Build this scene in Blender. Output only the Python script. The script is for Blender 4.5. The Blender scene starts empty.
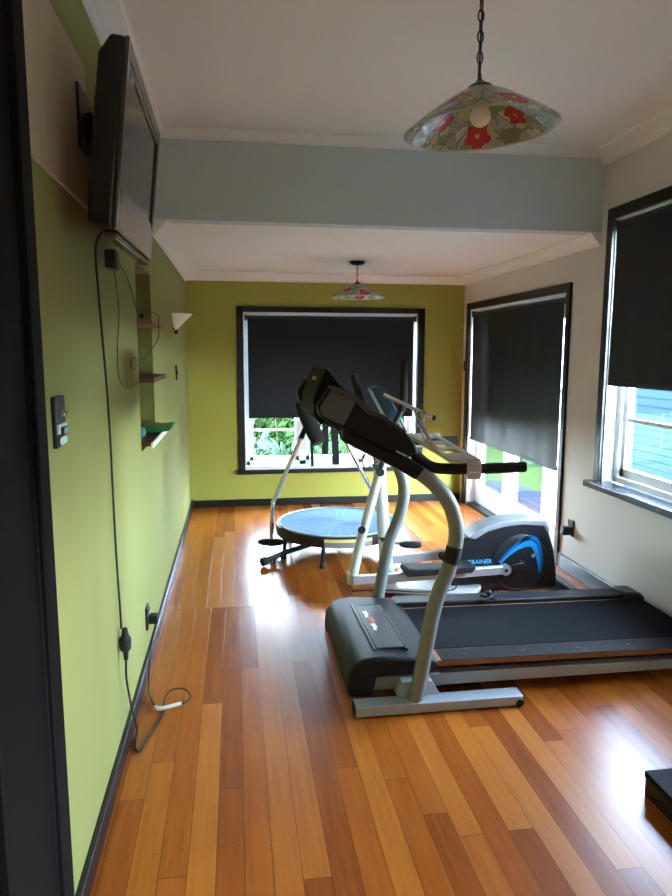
import bpy, bmesh, math, random
from mathutils import Vector, Matrix
random.seed(7)
SC = bpy.context.scene
COL = SC.collection
PI = math.pi

# ------------------------------------------------------------------ helpers
def lin(r, g, b):
    f = lambda c: (c/255/12.92) if c/255 <= .04045 else ((c/255+.055)/1.055)**2.4
    return (f(r), f(g), f(b), 1)

class MB:
    """collects shapes in world coordinates, then links them as one mesh object"""
    def __init__(self):
        self.bm = bmesh.new()
    def box(self, x0, x1, y0, y1, z0, z1):
        v = [self.bm.verts.new(p) for p in ((x0,y0,z0),(x1,y0,z0),(x1,y1,z0),(x0,y1,z0),(x0,y0,z1),(x1,y0,z1),(x1,y1,z1),(x0,y1,z1))]
        for f in ((0,3,2,1),(4,5,6,7),(0,1,5,4),(1,2,6,5),(2,3,7,6),(3,0,4,7)):
            self.bm.faces.new([v[i] for i in f])
        return self
    def obox(self, c, s, m=None):
        m = m or Matrix()
        n = len(self.bm.verts)
        self.box(-s[0]/2, s[0]/2, -s[1]/2, s[1]/2, -s[2]/2, s[2]/2)
        self.bm.verts.ensure_lookup_table()
        for v in self.bm.verts[n:]:
            v.co = (m @ v.co) + Vector(c)
        return self
    def bar(self, a, b, w, h):
        """rectangular bar from a to b; w across, h in the up-ish direction"""
        a, b = Vector(a), Vector(b)
        d = (b-a); L = d.length; d.normalize()
        up = Vector((0,0,1)) if abs(d.z) < .95 else Vector((1,0,0))
        s = d.cross(up).normalized(); u = s.cross(d)
        m = Matrix((d, s, u)).transposed()
        return self.obox((a+b)/2, (L, w, h), m.to_4x4())
    def prism(self, poly, axis, a0, a1):
        """polygon of two coordinates extruded along the third axis"""
        def P(p, a):
            return {'y': (p[0], a, p[1]), 'x': (a, p[0], p[1]), 'z': (p[0], p[1], a)}[axis]
        A = [self.bm.verts.new(P(p, a0)) for p in poly]
        B = [self.bm.verts.new(P(p, a1)) for p in poly]
        n = len(poly)
        f1 = self.bm.faces.new(A); f2 = self.bm.faces.new(B[::-1])
        for i in range(n):
            self.bm.faces.new((A[i], B[i], B[(i+1) % n], A[(i+1) % n]))
        return self
    def tube(self, pts, r, seg=12, sub=6, caps=True, flat=None, closed=False):
        pts = [Vector(p) for p in pts]
        rr = list(r) if isinstance(r, (list, tuple)) else [r]*len(pts)
        if sub > 1 and len(pts) > 2:
            P, Q = [], []
            n = len(pts)
            for i in range(n if closed else n-1):
                if closed:
                    p0, p1, p2, p3 = pts[i-1], pts[i], pts[(i+1) % n], pts[(i+2) % n]
                    ra, rb = rr[i], rr[(i+1) % n]
                else:
                    p0 = pts[i-1] if i else pts[i]*2-pts[i+1]
                    p1, p2 = pts[i], pts[i+1]
                    p3 = pts[i+2] if i+2 < n else pts[i+1]*2-pts[i]
                    ra, rb = rr[i], rr[i+1]
                for k in range(sub):
                    t = k/sub
                    P.append(.5*((2*p1)+(p2-p0)*t+(2*p0-5*p1+4*p2-p3)*t*t+(3*p1-p0-3*p2+p3)*t**3))
                    Q.append(ra+(rb-ra)*t)
            if not closed:
                P.append(pts[-1]); Q.append(rr[-1])
            pts, rr = P, Q
        n = len(pts)
        t0 = (pts[1]-pts[0]).normalized()
        u = t0.orthogonal().normalized()
        if abs(t0.z) < .9:
            u = (Vector((0,0,1)) - t0*t0.z).normalized()
        rings = []
        for i in range(n):
            if closed:
                t = (pts[(i+1) % n]-pts[i-1]).normalized()
            else:
                t = (pts[min(i+1, n-1)]-pts[max(i-1, 0)]).normalized()
            u = (u - t*u.dot(t)).normalized(); w = t.cross(u)
            fu = flat or 1
            rings.append([self.bm.verts.new(pts[i]+(u*math.cos(a)*rr[i]*fu+w*math.sin(a)*rr[i])) for a in (2*PI*k/seg for k in range(seg))])
        for i in range(n if closed else n-1):
            A, B = rings[i], rings[(i+1) % n]
            for k in range(seg):
                self.bm.faces.new((A[k], A[(k+1) % seg], B[(k+1) % seg], B[k]))
        if caps and not closed:
            self.bm.faces.new(rings[0][::-1]); self.bm.faces.new(rings[-1])
        return self
    def cyl(self, a, b, r, seg=20, r2=None):
        return self.tube([a, b], [r, r if r2 is None else r2], seg, 1)
    def lathe(self, prof, c, seg=32, m=None, close=False):
        c = Vector(c); m = m or Matrix()
        rings = []
        for (r, z) in prof:
            if r < 1e-5:
                rings.append([self.bm.verts.new(c+(m @ Vector((0,0,z))))])
            else:
                rings.append([self.bm.verts.new(c+(m @ Vector((r*math.cos(2*PI*k/seg), r*math.sin(2*PI*k/seg), z)))) for k in range(seg)])
        rng = range(len(rings)) if close else range(len(rings)-1)
        for i in rng:
            A, B = rings[i], rings[(i+1) % len(rings)]
            for k in range(seg):
                k2 = (k+1) % seg
                if len(A) == 1 and len(B) == 1: continue
                if len(A) == 1: self.bm.faces.new((A[0], B[k2], B[k]))
                elif len(B) == 1: self.bm.faces.new((A[k], A[k2], B[0]))
                else: self.bm.faces.new((A[k], A[k2], B[k2], B[k]))
        return self
    def ball(self, c, r, seg=20, sq=(1,1,1)):
        n = 12
        prof = [(r*math.sin(PI*i/n), -r*math.cos(PI*i/n)) for i in range(n+1)]
        prof[0] = (0, -r); prof[-1] = (0, r)
        return self.lathe(prof, c, seg, Matrix.Diagonal((sq[0], sq[1], sq[2], 1)))
    def build_each(self, name, mat, parent, **kw):
        """every connected piece becomes an object of its own"""
        seen, out = set(), []
        for v0 in list(self.bm.verts):
            if v0 in seen: continue
            st, comp = [v0], []
            seen.add(v0)
            while st:
                u = st.pop(); comp.append(u)
                for e in u.link_edges:
                    x = e.other_vert(u)
                    if x not in seen: seen.add(x); st.append(x)
            p = MB(); mp = {v: p.bm.verts.new(v.co) for v in comp}
            for f in {f for v in comp for f in v.link_faces}: p.bm.faces.new([mp[v] for v in f.verts])
            out.append(p.build(name, mat, parent, **kw))
        self.bm.free()
        return out
    def build(self, name, mat, parent=None, bevel=0, smooth=True, seg=2, angle=35, loc=None):
        bm = self.bm
        bmesh.ops.recalc_face_normals(bm, faces=bm.faces)
        off = Vector((0,0,0))
        p = parent
        while p is not None:
            off += p.location; p = p.parent
        if parent is None:
            if loc is None:
                xs = [v.co.x for v in bm.verts]; ys = [v.co.y for v in bm.verts]; zs = [v.co.z for v in bm.verts]
                off = Vector(((min(xs)+max(xs))/2, (min(ys)+max(ys))/2, min(zs)))
            else:
                off = Vector(loc)
        for v in bm.verts: v.co -= off
        me = bpy.data.meshes.new(name)
        bm.to_mesh(me); bm.free()
        for q in me.polygons: q.use_smooth = smooth
        if smooth: me.set_sharp_from_angle(angle=math.radians(angle))
        for m in (mat if isinstance(mat, (list, tuple)) else [mat]): me.materials.append(m)
        o = bpy.data.objects.new(name, me); COL.objects.link(o)
        if parent is None: o.location = off
        else: o.parent = parent
        if bevel:
            b = o.modifiers.new('bevel', 'BEVEL'); b.width = bevel; b.segments = seg; b.limit_method = 'ANGLE'; b.angle_limit = math.radians(30)
            b.harden_normals = False
        return o

def tag(o, label, cat, group=None):
    o['label'] = label; o['category'] = cat
    if group: o['group'] = group
    return o
def thing(name, label, cat, loc, group=None):
    o = bpy.data.objects.new(name, None); COL.objects.link(o)
    o.empty_display_size = .1; o.location = loc
    return tag(o, label, cat, group)
def struct(o):
    o['kind'] = 'structure'; return o
def sroot(name, loc):
    o = bpy.data.objects.new(name, None); COL.objects.link(o); o.location = loc; o.empty_display_size = .1
    return struct(o)

# ------------------------------------------------------------------ materials
def nd(nt, t, **kw):
    n = nt.nodes.new(t)
    for k, v in kw.items(): setattr(n, k, v)
    return n
def mat(name, col, rough=.5, metal=0, var=.06, nscale=12, bump=0, bscale=200, coat=0, spec=.5, stretch=None, rvar=.1):
    m = bpy.data.materials.new(name); m.use_nodes = True
    nt = m.node_tree; b = nt.nodes['Principled BSDF']
    b.inputs['Roughness'].default_value = rough; b.inputs['Metallic'].default_value = metal
    b.inputs['Specular IOR Level'].default_value = spec
    if coat: b.inputs['Coat Weight'].default_value = coat; b.inputs['Coat Roughness'].default_value = .1
    tc = nd(nt, 'ShaderNodeTexCoord'); mp = nd(nt, 'ShaderNodeMapping')
    if stretch: mp.inputs['Scale'].default_value = stretch
    nt.links.new(tc.outputs['Object'], mp.inputs['Vector'])
    n = nd(nt, 'ShaderNodeTexNoise'); n.inputs['Scale'].default_value = nscale; n.inputs['Detail'].default_value = 4
    nt.links.new(mp.outputs['Vector'], n.inputs['Vector'])
    mx = nd(nt, 'ShaderNodeMix', data_type='RGBA')
    mx.inputs[6].default_value = tuple(c*(1-var) for c in col[:3])+(1,)
    mx.inputs[7].default_value = tuple(min(1, c*(1+var)) for c in col[:3])+(1,)
    nt.links.new(n.outputs['Fac'], mx.inputs[0]); nt.links.new(mx.outputs[2], b.inputs['Base Color'])
    mr = nd(nt, 'ShaderNodeMapRange'); mr.inputs[3].default_value = max(0, rough-rvar/2); mr.inputs[4].default_value = min(1, rough+rvar/2)
    nt.links.new(n.outputs['Fac'], mr.inputs[0]); nt.links.new(mr.outputs[0], b.inputs['Roughness'])
    if bump:
        n2 = nd(nt, 'ShaderNodeTexNoise'); n2.inputs['Scale'].default_value = bscale; n2.inputs['Detail'].default_value = 3
        nt.links.new(mp.outputs['Vector'], n2.inputs['Vector'])
        bp = nd(nt, 'ShaderNodeBump'); bp.inputs['Strength'].default_value = bump; bp.inputs['Distance'].default_value = .002
        nt.links.new(n2.outputs['Fac'], bp.inputs['Height']); nt.links.new(bp.outputs['Normal'], b.inputs['Normal'])
    return m

def glass_mat(name, tint=(.97, .99, 1, 1)):
    m = bpy.data.materials.new(name); m.use_nodes = True
    nt = m.node_tree; nt.nodes.clear()
    out = nd(nt, 'ShaderNodeOutputMaterial'); mix = nd(nt, 'ShaderNodeMixShader')
    tr = nd(nt, 'ShaderNodeBsdfTransparent'); gl = nd(nt, 'ShaderNodeBsdfGlossy'); ge = nd(nt, 'ShaderNodeNewGeometry'); dt = nd(nt, 'ShaderNodeVectorMath', operation='DOT_PRODUCT')
    nt.links.new(ge.outputs['Incoming'], dt.inputs[0]); nt.links.new(ge.outputs['Normal'], dt.inputs[1])
    ab = nd(nt, 'ShaderNodeMath', operation='ABSOLUTE'); nt.links.new(dt.outputs['Value'], ab.inputs[0])
    sb = nd(nt, 'ShaderNodeMath', operation='SUBTRACT'); sb.inputs[0].default_value = 1; nt.links.new(ab.outputs[0], sb.inputs[1])
    pw = nd(nt, 'ShaderNodeMath', operation='POWER'); nt.links.new(sb.outputs[0], pw.inputs[0]); pw.inputs[1].default_value = 5
    fr = nd(nt, 'ShaderNodeMath', operation='MULTIPLY_ADD'); nt.links.new(pw.outputs[0], fr.inputs[0]); fr.inputs[1].default_value = .96; fr.inputs[2].default_value = .04
    tr.inputs['Color'].default_value = tint; gl.inputs['Roughness'].default_value = .02
    nt.links.new(fr.outputs[0], mix.inputs[0]); nt.links.new(tr.outputs[0], mix.inputs[1]); nt.links.new(gl.outputs[0], mix.inputs[2])
    nt.links.new(mix.outputs[0], out.inputs['Surface'])
    return m

def floor_mat():
    m = bpy.data.materials.new('varnished_timber_floor'); m.use_nodes = True
    nt = m.node_tree; L = nt.links.new; b = nt.nodes['Principled BSDF']
    def math_(op, a, c=None, d=None):
        n = nd(nt, 'ShaderNodeMath', operation=op)
        for i, v in enumerate((a, c, d)):
            if v is None: continue
            if isinstance(v, (int, float)): n.inputs[i].default_value = v
            else: L(v, n.inputs[i])
        return n.outputs[0]
    tc = nd(nt, 'ShaderNodeTexCoord'); sx = nd(nt, 'ShaderNodeSeparateXYZ'); L(tc.outputs['Object'], sx.inputs[0])
    X, Y = sx.outputs[0], sx.outputs[1]
    W = .0885
    back = math_('GREATER_THAN', Y, SEAM)                      # the boards start afresh where the old wall stood
    xs = math_('ADD', X, math_('MULTIPLY', back, .031))
    xi = math_('DIVIDE', xs, W); row = math_('FLOOR', xi); fx = math_('SUBTRACT', xi, row)
    rw = nd(nt, 'ShaderNodeTexWhiteNoise', noise_dimensions='2D')
    cr = nd(nt, 'ShaderNodeCombineXYZ'); L(row, cr.inputs[0]); L(back, cr.inputs[1]); L(cr.outputs[0], rw.inputs['Vector'])
    ln = math_('ADD', math_('MULTIPLY', rw.outputs['Value'], 1.2), 1.5)
    yo = math_('ADD', math_('MULTIPLY', rw.outputs['Value'], 37.7), 20)
    yi = math_('DIVIDE', math_('ADD', Y, yo), ln); bi = math_('FLOOR', yi); fy = math_('SUBTRACT', yi, bi)
    idv = nd(nt, 'ShaderNodeCombineXYZ'); L(row, idv.inputs[0]); L(bi, idv.inputs[1]); L(back, idv.inputs[2])
    wn = nd(nt, 'ShaderNodeTexWhiteNoise', noise_dimensions='3D'); L(idv.outputs[0], wn.inputs['Vector'])
    rnd = wn.outputs['Value']
    # grain
    gv = nd(nt, 'ShaderNodeCombineXYZ')
    L(math_('MULTIPLY', X, 26), gv.inputs[0]); L(math_('ADD', math_('MULTIPLY', Y, 1.6), math_('MULTIPLY', rnd, 50)), gv.inputs[1]); L(math_('MULTIPLY', rnd, 30), gv.inputs[2])
    gn = nd(nt, 'ShaderNodeTexNoise'); gn.inputs['Scale'].default_value = 1.6; gn.inputs['Detail'].default_value = 6; gn.inputs['Roughness'].default_value = .62; gn.inputs['Distortion'].default_value = .25
    L(gv.outputs[0], gn.inputs['Vector'])
    ramp = nd(nt, 'ShaderNodeValToRGB')
    e = ramp.color_ramp.elements
    e[0].position = 0; e[0].color = FL[0]; e[1].position = 1; e[1].color = FL[3]
    x = e.new(.38); x.color = FL[1]
    x = e.new(.74); x.color = FL[2]
    tone = math_('ADD', math_('MULTIPLY', rnd, .52), math_('MULTIPLY', gn.outputs['Fac'], .62))
    L(math_('SUBTRACT', tone, .10), ramp.inputs[0])
    # gaps and nails
    ex = math_('MINIMUM', fx, math_('SUBTRACT', 1, fx)); gx = math_('LESS_THAN', ex, .014)
    ey = math_('MULTIPLY', math_('MINIMUM', fy, math_('SUBTRACT', 1, fy)), ln); gy = math_('LESS_THAN', ey, .0016)
    sm = math_('LESS_THAN', math_('ABSOLUTE', math_('SUBTRACT', Y, SEAM)), .003)
    nx = math_('ABSOLUTE', math_('SUBTRACT', ex, .22))
    ny = math_('ABSOLUTE', math_('SUBTRACT', math_('FRACT', math_('DIVIDE', Y, .45)), .5))
    nr = math_('ADD', math_('POWER', math_('MULTIPLY', nx, W), 2), math_('POWER', math_('MULTIPLY', ny, .45), 2))
    nail = math_('LESS_THAN', nr, .0026**2)
    gap = math_('MAXIMUM', math_('MAXIMUM', gx, gy), sm)
    dark = math_('MAXIMUM', math_('MULTIPLY', gap, .75), math_('MULTIPLY', nail, .7))
    mx = nd(nt, 'ShaderNodeMix', data_type='RGBA'); L(dark, mx.inputs[0]); L(ramp.outputs[0], mx.inputs[6]); mx.inputs[7].default_value = (.02, .008, .003, 1)
    L(mx.outputs[2], b.inputs['Base Color'])
    L(math_('ADD', math_('MULTIPLY', rnd, .05), .26), b.inputs['Roughness'])
    bp = nd(nt, 'ShaderNodeBump'); bp.inputs['Strength'].default_value = .35; bp.inputs['Distance'].default_value = .0012
    hh = math_('SUBTRACT', math_('MULTIPLY', gn.outputs['Fac'], .12), math_('ADD', gap, math_('MULTIPLY', rnd, -.15)))
    L(hh, bp.inputs['Height']); L(bp.outputs['Normal'], b.inputs['Normal'])
    b.inputs['Specular IOR Level'].default_value = .25
    return m
SEAM = 4.13
FL = [lin(112, 50, 15), lin(164, 84, 25), lin(194, 116, 40), lin(222, 162, 78)]

M = {}
M['floor'] = floor_mat()
M['green'] = mat('olive_paint_cool_light', lin(142, 143, 86), .75, spec=.15, var=.035, nscale=3, bump=.12, bscale=160)  # same paint as the back wall, dimmer cool daylight put into the colour
M['green_back'] = mat('olive_paint_warm_bounce', lin(163, 160, 76), .75, spec=.15, var=.035, nscale=3, bump=.12, bscale=160)  # same paint as the left wall, warm floor bounce put into the colour
M['cream'] = mat('cream_wall_paint', lin(214, 209, 200), .7, spec=.2, var=.02, nscale=3, bump=.1, bscale=160)
M['ceil'] = mat('white_ceiling_paint', lin(240, 241, 234), .7, var=.015, nscale=2)
M['beam'] = mat('cool_white_beam_paint', lin(198, 211, 212), .7, spec=.2, var=.015)
M['trim_white'] = mat('white_gloss_trim', lin(236, 236, 232), .35, var=.015)
M['black_trim'] = mat('black_gloss_timber', lin(13, 14, 17), .4, var=.15, nscale=8, bump=.05, stretch=(1,1,.1))
M['blind'] = mat('black_blind_fabric', lin(10, 16, 24), .55, var=.08, spec=.35, nscale=220, bump=.25, bscale=900)
M['blind_tube'] = mat('dark_grey_aluminium', lin(52, 54, 56), .4, .5)
M['glass'] = glass_mat('window_glass')
M['white_frame'] = mat('white_window_paint', lin(240, 242, 242), .4, var=.015)
M['wood_board'] = mat('bare_pale_timber', lin(190, 180, 152), .75, var=.16, nscale=5, stretch=(6, 6, .8), bump=.1, bscale=60)
M['jamb'] = mat('matt_black_door_paint', lin(10, 11, 13), .7, var=.15, spec=.12, nscale=8, stretch=(1,1,.1))
M['black_plastic'] = mat('black_plastic', lin(24, 25, 27), .45, var=.08, nscale=30, bump=.05)
M['black_gloss'] = mat('black_gloss_plastic', lin(14, 14, 15), .15, var=.05, coat=.3)
M['rubber'] = mat('black_rubber', lin(22, 22, 23), .75, var=.1, nscale=40)
M['foam'] = mat('black_foam', lin(20, 20, 21), .9, var=.15, nscale=90, bump=.3, bscale=300)
M['screen'] = mat('dark_glass_screen', lin(40, 44, 44), .12, var=.02, spec=.8)
M['bezel'] = mat('gloss_dark_bezel', lin(70, 66, 66), .18, var=.03, spec=.7)
M['silver'] = mat('silver_plastic', lin(168, 170, 172), .35, .4, var=.04)
M['chrome'] = mat('chrome', lin(205, 207, 210), .15, 1, var=.03)
M['steel_grey'] = mat('grey_painted_steel', lin(128, 132, 130), .5, .1, var=.05, nscale=20)
M['blue_grey'] = mat('blue_grey_painted_steel', lin(176, 188, 196), .42, .2, var=.07, nscale=14)
M['hood'] = mat('charcoal_moulded_plastic', lin(22, 24, 26), .55, spec=.3, var=.07, nscale=60, bump=.15, bscale=500)
M['hood_light'] = mat('slate_moulded_plastic', lin(36, 40, 41), .5, var=.05, nscale=60, bump=.1, bscale=500)
M['belt'] = mat('running_belt_rubber', lin(19, 20, 23), .9, spec=.1, var=.22, nscale=300, bump=.6, bscale=420)
M['mdf'] = mat('raw_board_edge', lin(150, 104, 62), .75, var=.2, nscale=30)
M['deck_board'] = mat('dark_deck_board', lin(22, 21, 22), .7, spec=.15, var=.35, nscale=18)
M['arm_housing'] = mat('dark_grey_plastic', lin(15, 16, 18), .5, spec=.2, var=.06, nscale=40, bump=.1, bscale=500)
M['arm_lit'] = mat('lit_end_plastic', lin(60, 62, 52), .5, var=.06, nscale=40)  # housing plastic with the light on its end put into the colour
M['tray'] = mat('grey_plastic_shelf', lin(176, 174, 166), .5, var=.05)
M['mat_blue'] = mat('pale_blue_bounce_mat', lin(110, 146, 190), .9, spec=.1, var=.07, nscale=40, bump=.2, bscale=400)
M['label_yellow'] = mat('yellow_label', lin(240, 218, 120), .6)
M['label_grey'] = mat('grey_label', lin(140, 140, 136), .6)
M['ell_black'] = mat('elliptical_black_plastic', lin(26, 27, 30), .4, var=.08, nscale=40)
M['ell_disc'] = mat('elliptical_disc_plastic', lin(34, 35, 38), .35, var=.08, nscale=40)
M['blue'] = mat('bright_blue_decal', lin(20, 150, 215), .4, var=.04)
M['cyan'] = mat('cyan_lettering', lin(70, 190, 225), .4, var=.03)
M['white_text'] = mat('white_lettering', lin(215, 225, 230), .4, var=.03)
M['red_text'] = mat('red_lettering', lin(190, 50, 46), .4, var=.03)
M['chrome_paint'] = mat('bright_silver_paint', lin(196, 198, 202), .3, .5, var=.03)
M['cap_grey'] = mat('satin_grey_plastic', lin(150, 153, 156), .4, .2, var=.04)
M['console_black'] = mat('matt_black_console_plastic', lin(12, 12, 13), .6, spec=.15, var=.08)
M['teal'] = mat('dark_teal_plastic', lin(14, 42, 48), .35, var=.08)
M['white_tube'] = mat('pale_grey_painted_tube', lin(208, 210, 206), .35, .1, var=.04)
M['shelf_wood'] = mat('raw_shelf_timber', lin(150, 118, 84), .65, var=.2, nscale=8, stretch=(8, 1, 8))
M['shelf_white'] = mat('white_shelf_edge', lin(225, 222, 215), .5, var=.02)
M['red_wood'] = mat('dark_red_timber', lin(96, 56, 42), .6, var=.2, nscale=8)
M['frost'] = mat('white_frosted_glass', lin(235, 230, 220), .4, var=.02)
M['bulb'] = mat('white_bulb_glass', lin(240, 238, 230), .25, var=.01)
M['green_plastic'] = mat('green_plastic', lin(28, 120, 62), .4, var=.05)
M['teal_ball'] = mat('teal_rubber', lin(70, 130, 130), .5, var=.05)
M['white_cable'] = mat('white_cable_plastic', lin(225, 225, 222), .5)
M['grey_cable'] = mat('dark_grey_cable', lin(44, 44, 44), .5)
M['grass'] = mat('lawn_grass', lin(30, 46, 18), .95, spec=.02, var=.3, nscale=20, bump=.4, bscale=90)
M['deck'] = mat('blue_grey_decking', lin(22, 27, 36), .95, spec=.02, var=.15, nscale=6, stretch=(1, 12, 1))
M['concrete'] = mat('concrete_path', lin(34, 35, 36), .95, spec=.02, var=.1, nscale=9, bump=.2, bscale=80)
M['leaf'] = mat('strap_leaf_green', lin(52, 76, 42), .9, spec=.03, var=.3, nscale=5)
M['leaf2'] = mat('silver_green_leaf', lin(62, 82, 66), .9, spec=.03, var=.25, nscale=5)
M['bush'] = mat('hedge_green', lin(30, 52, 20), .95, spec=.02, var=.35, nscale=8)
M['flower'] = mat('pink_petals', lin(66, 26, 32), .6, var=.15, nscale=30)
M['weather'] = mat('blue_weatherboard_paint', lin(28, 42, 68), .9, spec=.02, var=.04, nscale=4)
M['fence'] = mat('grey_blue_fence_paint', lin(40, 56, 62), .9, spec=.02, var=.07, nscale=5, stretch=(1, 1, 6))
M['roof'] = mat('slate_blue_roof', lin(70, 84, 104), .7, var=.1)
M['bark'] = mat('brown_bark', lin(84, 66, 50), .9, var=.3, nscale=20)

# ------------------------------------------------------------------ room dimensions
LX, RX, BY = -.475, 2.405, 6.97          # left, right, back wall faces
BM = 4.28                               # front face of the beam
CF, CB = 2.90, 2.385                    # front and back ceilings
T = .16

# floor
struct(MB().box(-2.2, RX+T, -2.4, BY+T, -.12, 0).build('floor', M['floor'], loc=(0,0,0), smooth=False))
# left wall with the niche
NY0, NY1, NZ0, NZ1, ND = 3.47, 4.075, 1.10, 2.04, .125
w = MB()
w.box(LX-T, LX, 1.2, NY0, 0, 3.05).box(LX-T, LX, NY1, BY+T, 0, 3.05).box(LX-T, LX, NY0, NY1, 0, NZ0).box(LX-T, LX, NY0, NY1, NZ1, 3.05).box(LX-T, LX-ND, NY0, NY1, NZ0, NZ1)
struct(w.build('wall_left', M['green'], smooth=False))
# back wall with window opening
WX0, WX1, WZ0, WZ1 = .085, 1.90, .42, 2.0
w = MB()
w.box(LX-T, WX0, BY, BY+T, 0, 2.6).box(WX1, RX+T, BY, BY+T, 0, 2.6).box(WX0, WX1, BY, BY+T, 0, WZ0).box(WX0, WX1, BY, BY+T, WZ1, 2.6)
struct(w.build('wall_back', M['green_back'], smooth=False))
# right wall with window and french doors
DY0, DY1, DZ1 = 4.69, 6.76, 2.035
VY0, VY1, VZ0, VZ1 = 2.55, 4.12, .745, 2.44
w = MB()
w.box(RX, RX+T, .95, VY0, 0, 3.05).box(RX, RX+T, VY0, VY1, 0, VZ0-.045).box(RX, RX+T, VY0, VY1, VZ1, 3.05).box(RX, RX+T, VY1, DY0, 0, 3.05)
w.box(RX, RX+T, DY0, DY1, DZ1, 2.6).box(RX, RX+T, DY1, BY, 0, 2.6)
struct(w.build('wall_right', M['cream'], smooth=False))
# ceilings and the beam where the old wall stood
struct(MB().box(-2.2, RX+T, -2.4, BM+.12, CF, CF+.15).build('ceiling', M['ceil'], smooth=False))
struct(MB().box(LX-T, RX+T, BM+.12, BY+T, CB, CB+.15).build('ceiling', M['ceil'], smooth=False))
struct(MB().box(LX, RX, BM, BM+.12, CB, CF).build('wall_beam', M['beam'], smooth=False))

# front cross wall: opening the photograph is taken through, black jamb
JX = -.318
OXR = 1.35
w = MB()
w.box(-2.2, JX-.03, 1.06, 1.18, 0, CF).box(OXR+.03, RX, 1.06, 1.18, 0, CF).box(JX-.03, OXR+.03, 1.06, 1.18, 2.62, CF)
struct(w.build('wall_front', M['cream'], smooth=False))
dj = sroot('door_2', (JX, 1.1, 0))
MB().prism([(JX-.03, .92), (JX-.012, .92), (JX-.012, 1.14), (JX, 1.14), (JX, 1.2), (JX-.03, 1.2)], 'z', 0, 2.59).build('jamb', M['jamb'], dj, bevel=.004)
MB().box(OXR+.012, OXR+.03, .92, 1.2, 0, 2.59).build('jamb', M['jamb'], dj, bevel=.004)
MB().box(JX-.03, OXR+.03, .92, 1.2, 2.59, 2.62).build('lintel', M['jamb'], dj, bevel=.004)
MB().box(JX-.12, JX-.004, 1.2, 1.215, 0, 2.62).build('casing', M['jamb'], dj, bevel=.004)
MB().box(JX-.16, JX-.03, .9, .92, 0, 2.7).build('casing', M['jamb'], dj, bevel=.004)
# the room the photograph is taken from
w = MB()
w.box(-2.2-T, -2.2, -2.4, 1.18, 0, CF).box(RX, RX+T, -2.4, -1.5, 0, CF).box(RX, RX+T, .3, .95, 0, CF).box(RX, RX+T, -1.5, .3, 0, .65).box(RX, RX+T, -1.5, .3, 1.15, CF)  # side opening is unseen, added to let in fill light
w.box(-2.2-T, RX+T, -2.4-T, -2.4, 0, CF)
struct(w.build('wall_hall', M['cream'], smooth=False))
# unseen roof slab above the whole house, added to stop sunlight leaking in
struct(MB().box(-3.2, 3.0, -3.4, 7.75, 3.12, 3.3).build('trim_20', M['roof'], smooth=False))

# skirting boards
def skirt(name, *boxes):
    w = MB()
    for b in boxes: w.box(*b)
    struct(w.build(name, M['black_trim'], bevel=.004))
skirt('baseboard_left', (LX, LX+.02, 1.22, BY, 0, .085))
skirt('baseboard_back', (LX+.02, RX, BY-.02, BY, 0, .075))
M['skirt_grey'] = mat('grey_gloss_skirting', lin(86, 92, 100), .3, var=.05)
w = MB().box(RX-.02, RX, 1.2, 4.63, 0, .105); struct(w.build('baseboard_right', M['skirt_grey'], bevel=.004))

# cornices: profile (out from wall, down from ceiling)
def cornice(n, wall, a0, a1, zc, d, p):
    prof = [(0, 0), (p, 0), (p, -.012), (p*.86, -.02), (p*.8, -.035*d/.11), (p*.55, -d*.55), (p*.3, -d*.78), (p*.26, -d*.88), (.012, -d*.93), (.012, -d), (0, -d)]
    w = MB()
    if wall == 'L': w.prism([(LX+u, zc+v) for u, v in prof], 'y', a0, a1)
    if wall == 'R': w.prism([(RX-u, zc+v) for u, v in prof], 'y', a0, a1)
    if wall == 'B': w.prism([(BY-u, zc+v) for u, v in prof], 'x', a0, a1)
    if wall == 'F': w.prism([(BM-u, zc+v) for u, v in prof], 'x', a0, a1)
    struct(w.build('trim_%d' % n, M['trim_white'], angle=25))
cornice(1, 'L', 1.2, BM, CF, .165, .085)
cornice(2, 'R', 1.2, BM, CF, .10, .085)
cornice(3, 'F', LX, RX, CF, .055, .06)
cornice(4, 'L', BM+.0, BY, CB, .095, .085)
cornice(5, 'R', BM+.0, BY, CB, .085, .075)
cornice(6, 'B', LX, RX, CB, .085, .08)

# ------------------------------------------------------------------ windows
# back window
r = sroot('window_1', (1.0, BY, WZ0))
MB().box(.018, .085, BY-.022, BY, .385, 2.055).build('casing', M['black_trim'], r, bevel=.004)
MB().box(1.90, 1.975, BY-.022, BY, .385, 2.055).build('casing', M['black_trim'], r, bevel=.004)
MB().box(.018, 1.975, BY-.022, BY, 2.0, 2.055).build('casing', M['black_trim'], r, bevel=.004)
MB().box(.0, 2.0, BY-.05, BY+.03, .345, .388).build('sill', M['black_trim'], r, bevel=.006)
w = MB()
fy0, fy1 = BY+.07, BY+.13
w.box(WX0, WX0+.05, fy0, fy1, WZ0, WZ1).box(WX1-.05, WX1, fy0, fy1, WZ0, WZ1).box(WX0, WX1, fy0, fy1, WZ0, WZ0+.045).box(WX0, WX1, fy0, fy1, WZ1-.05, WZ1)
for x in (.69, 1.295): w.box(x-.035, x+.035, fy0, fy1, WZ0, WZ1)
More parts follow.
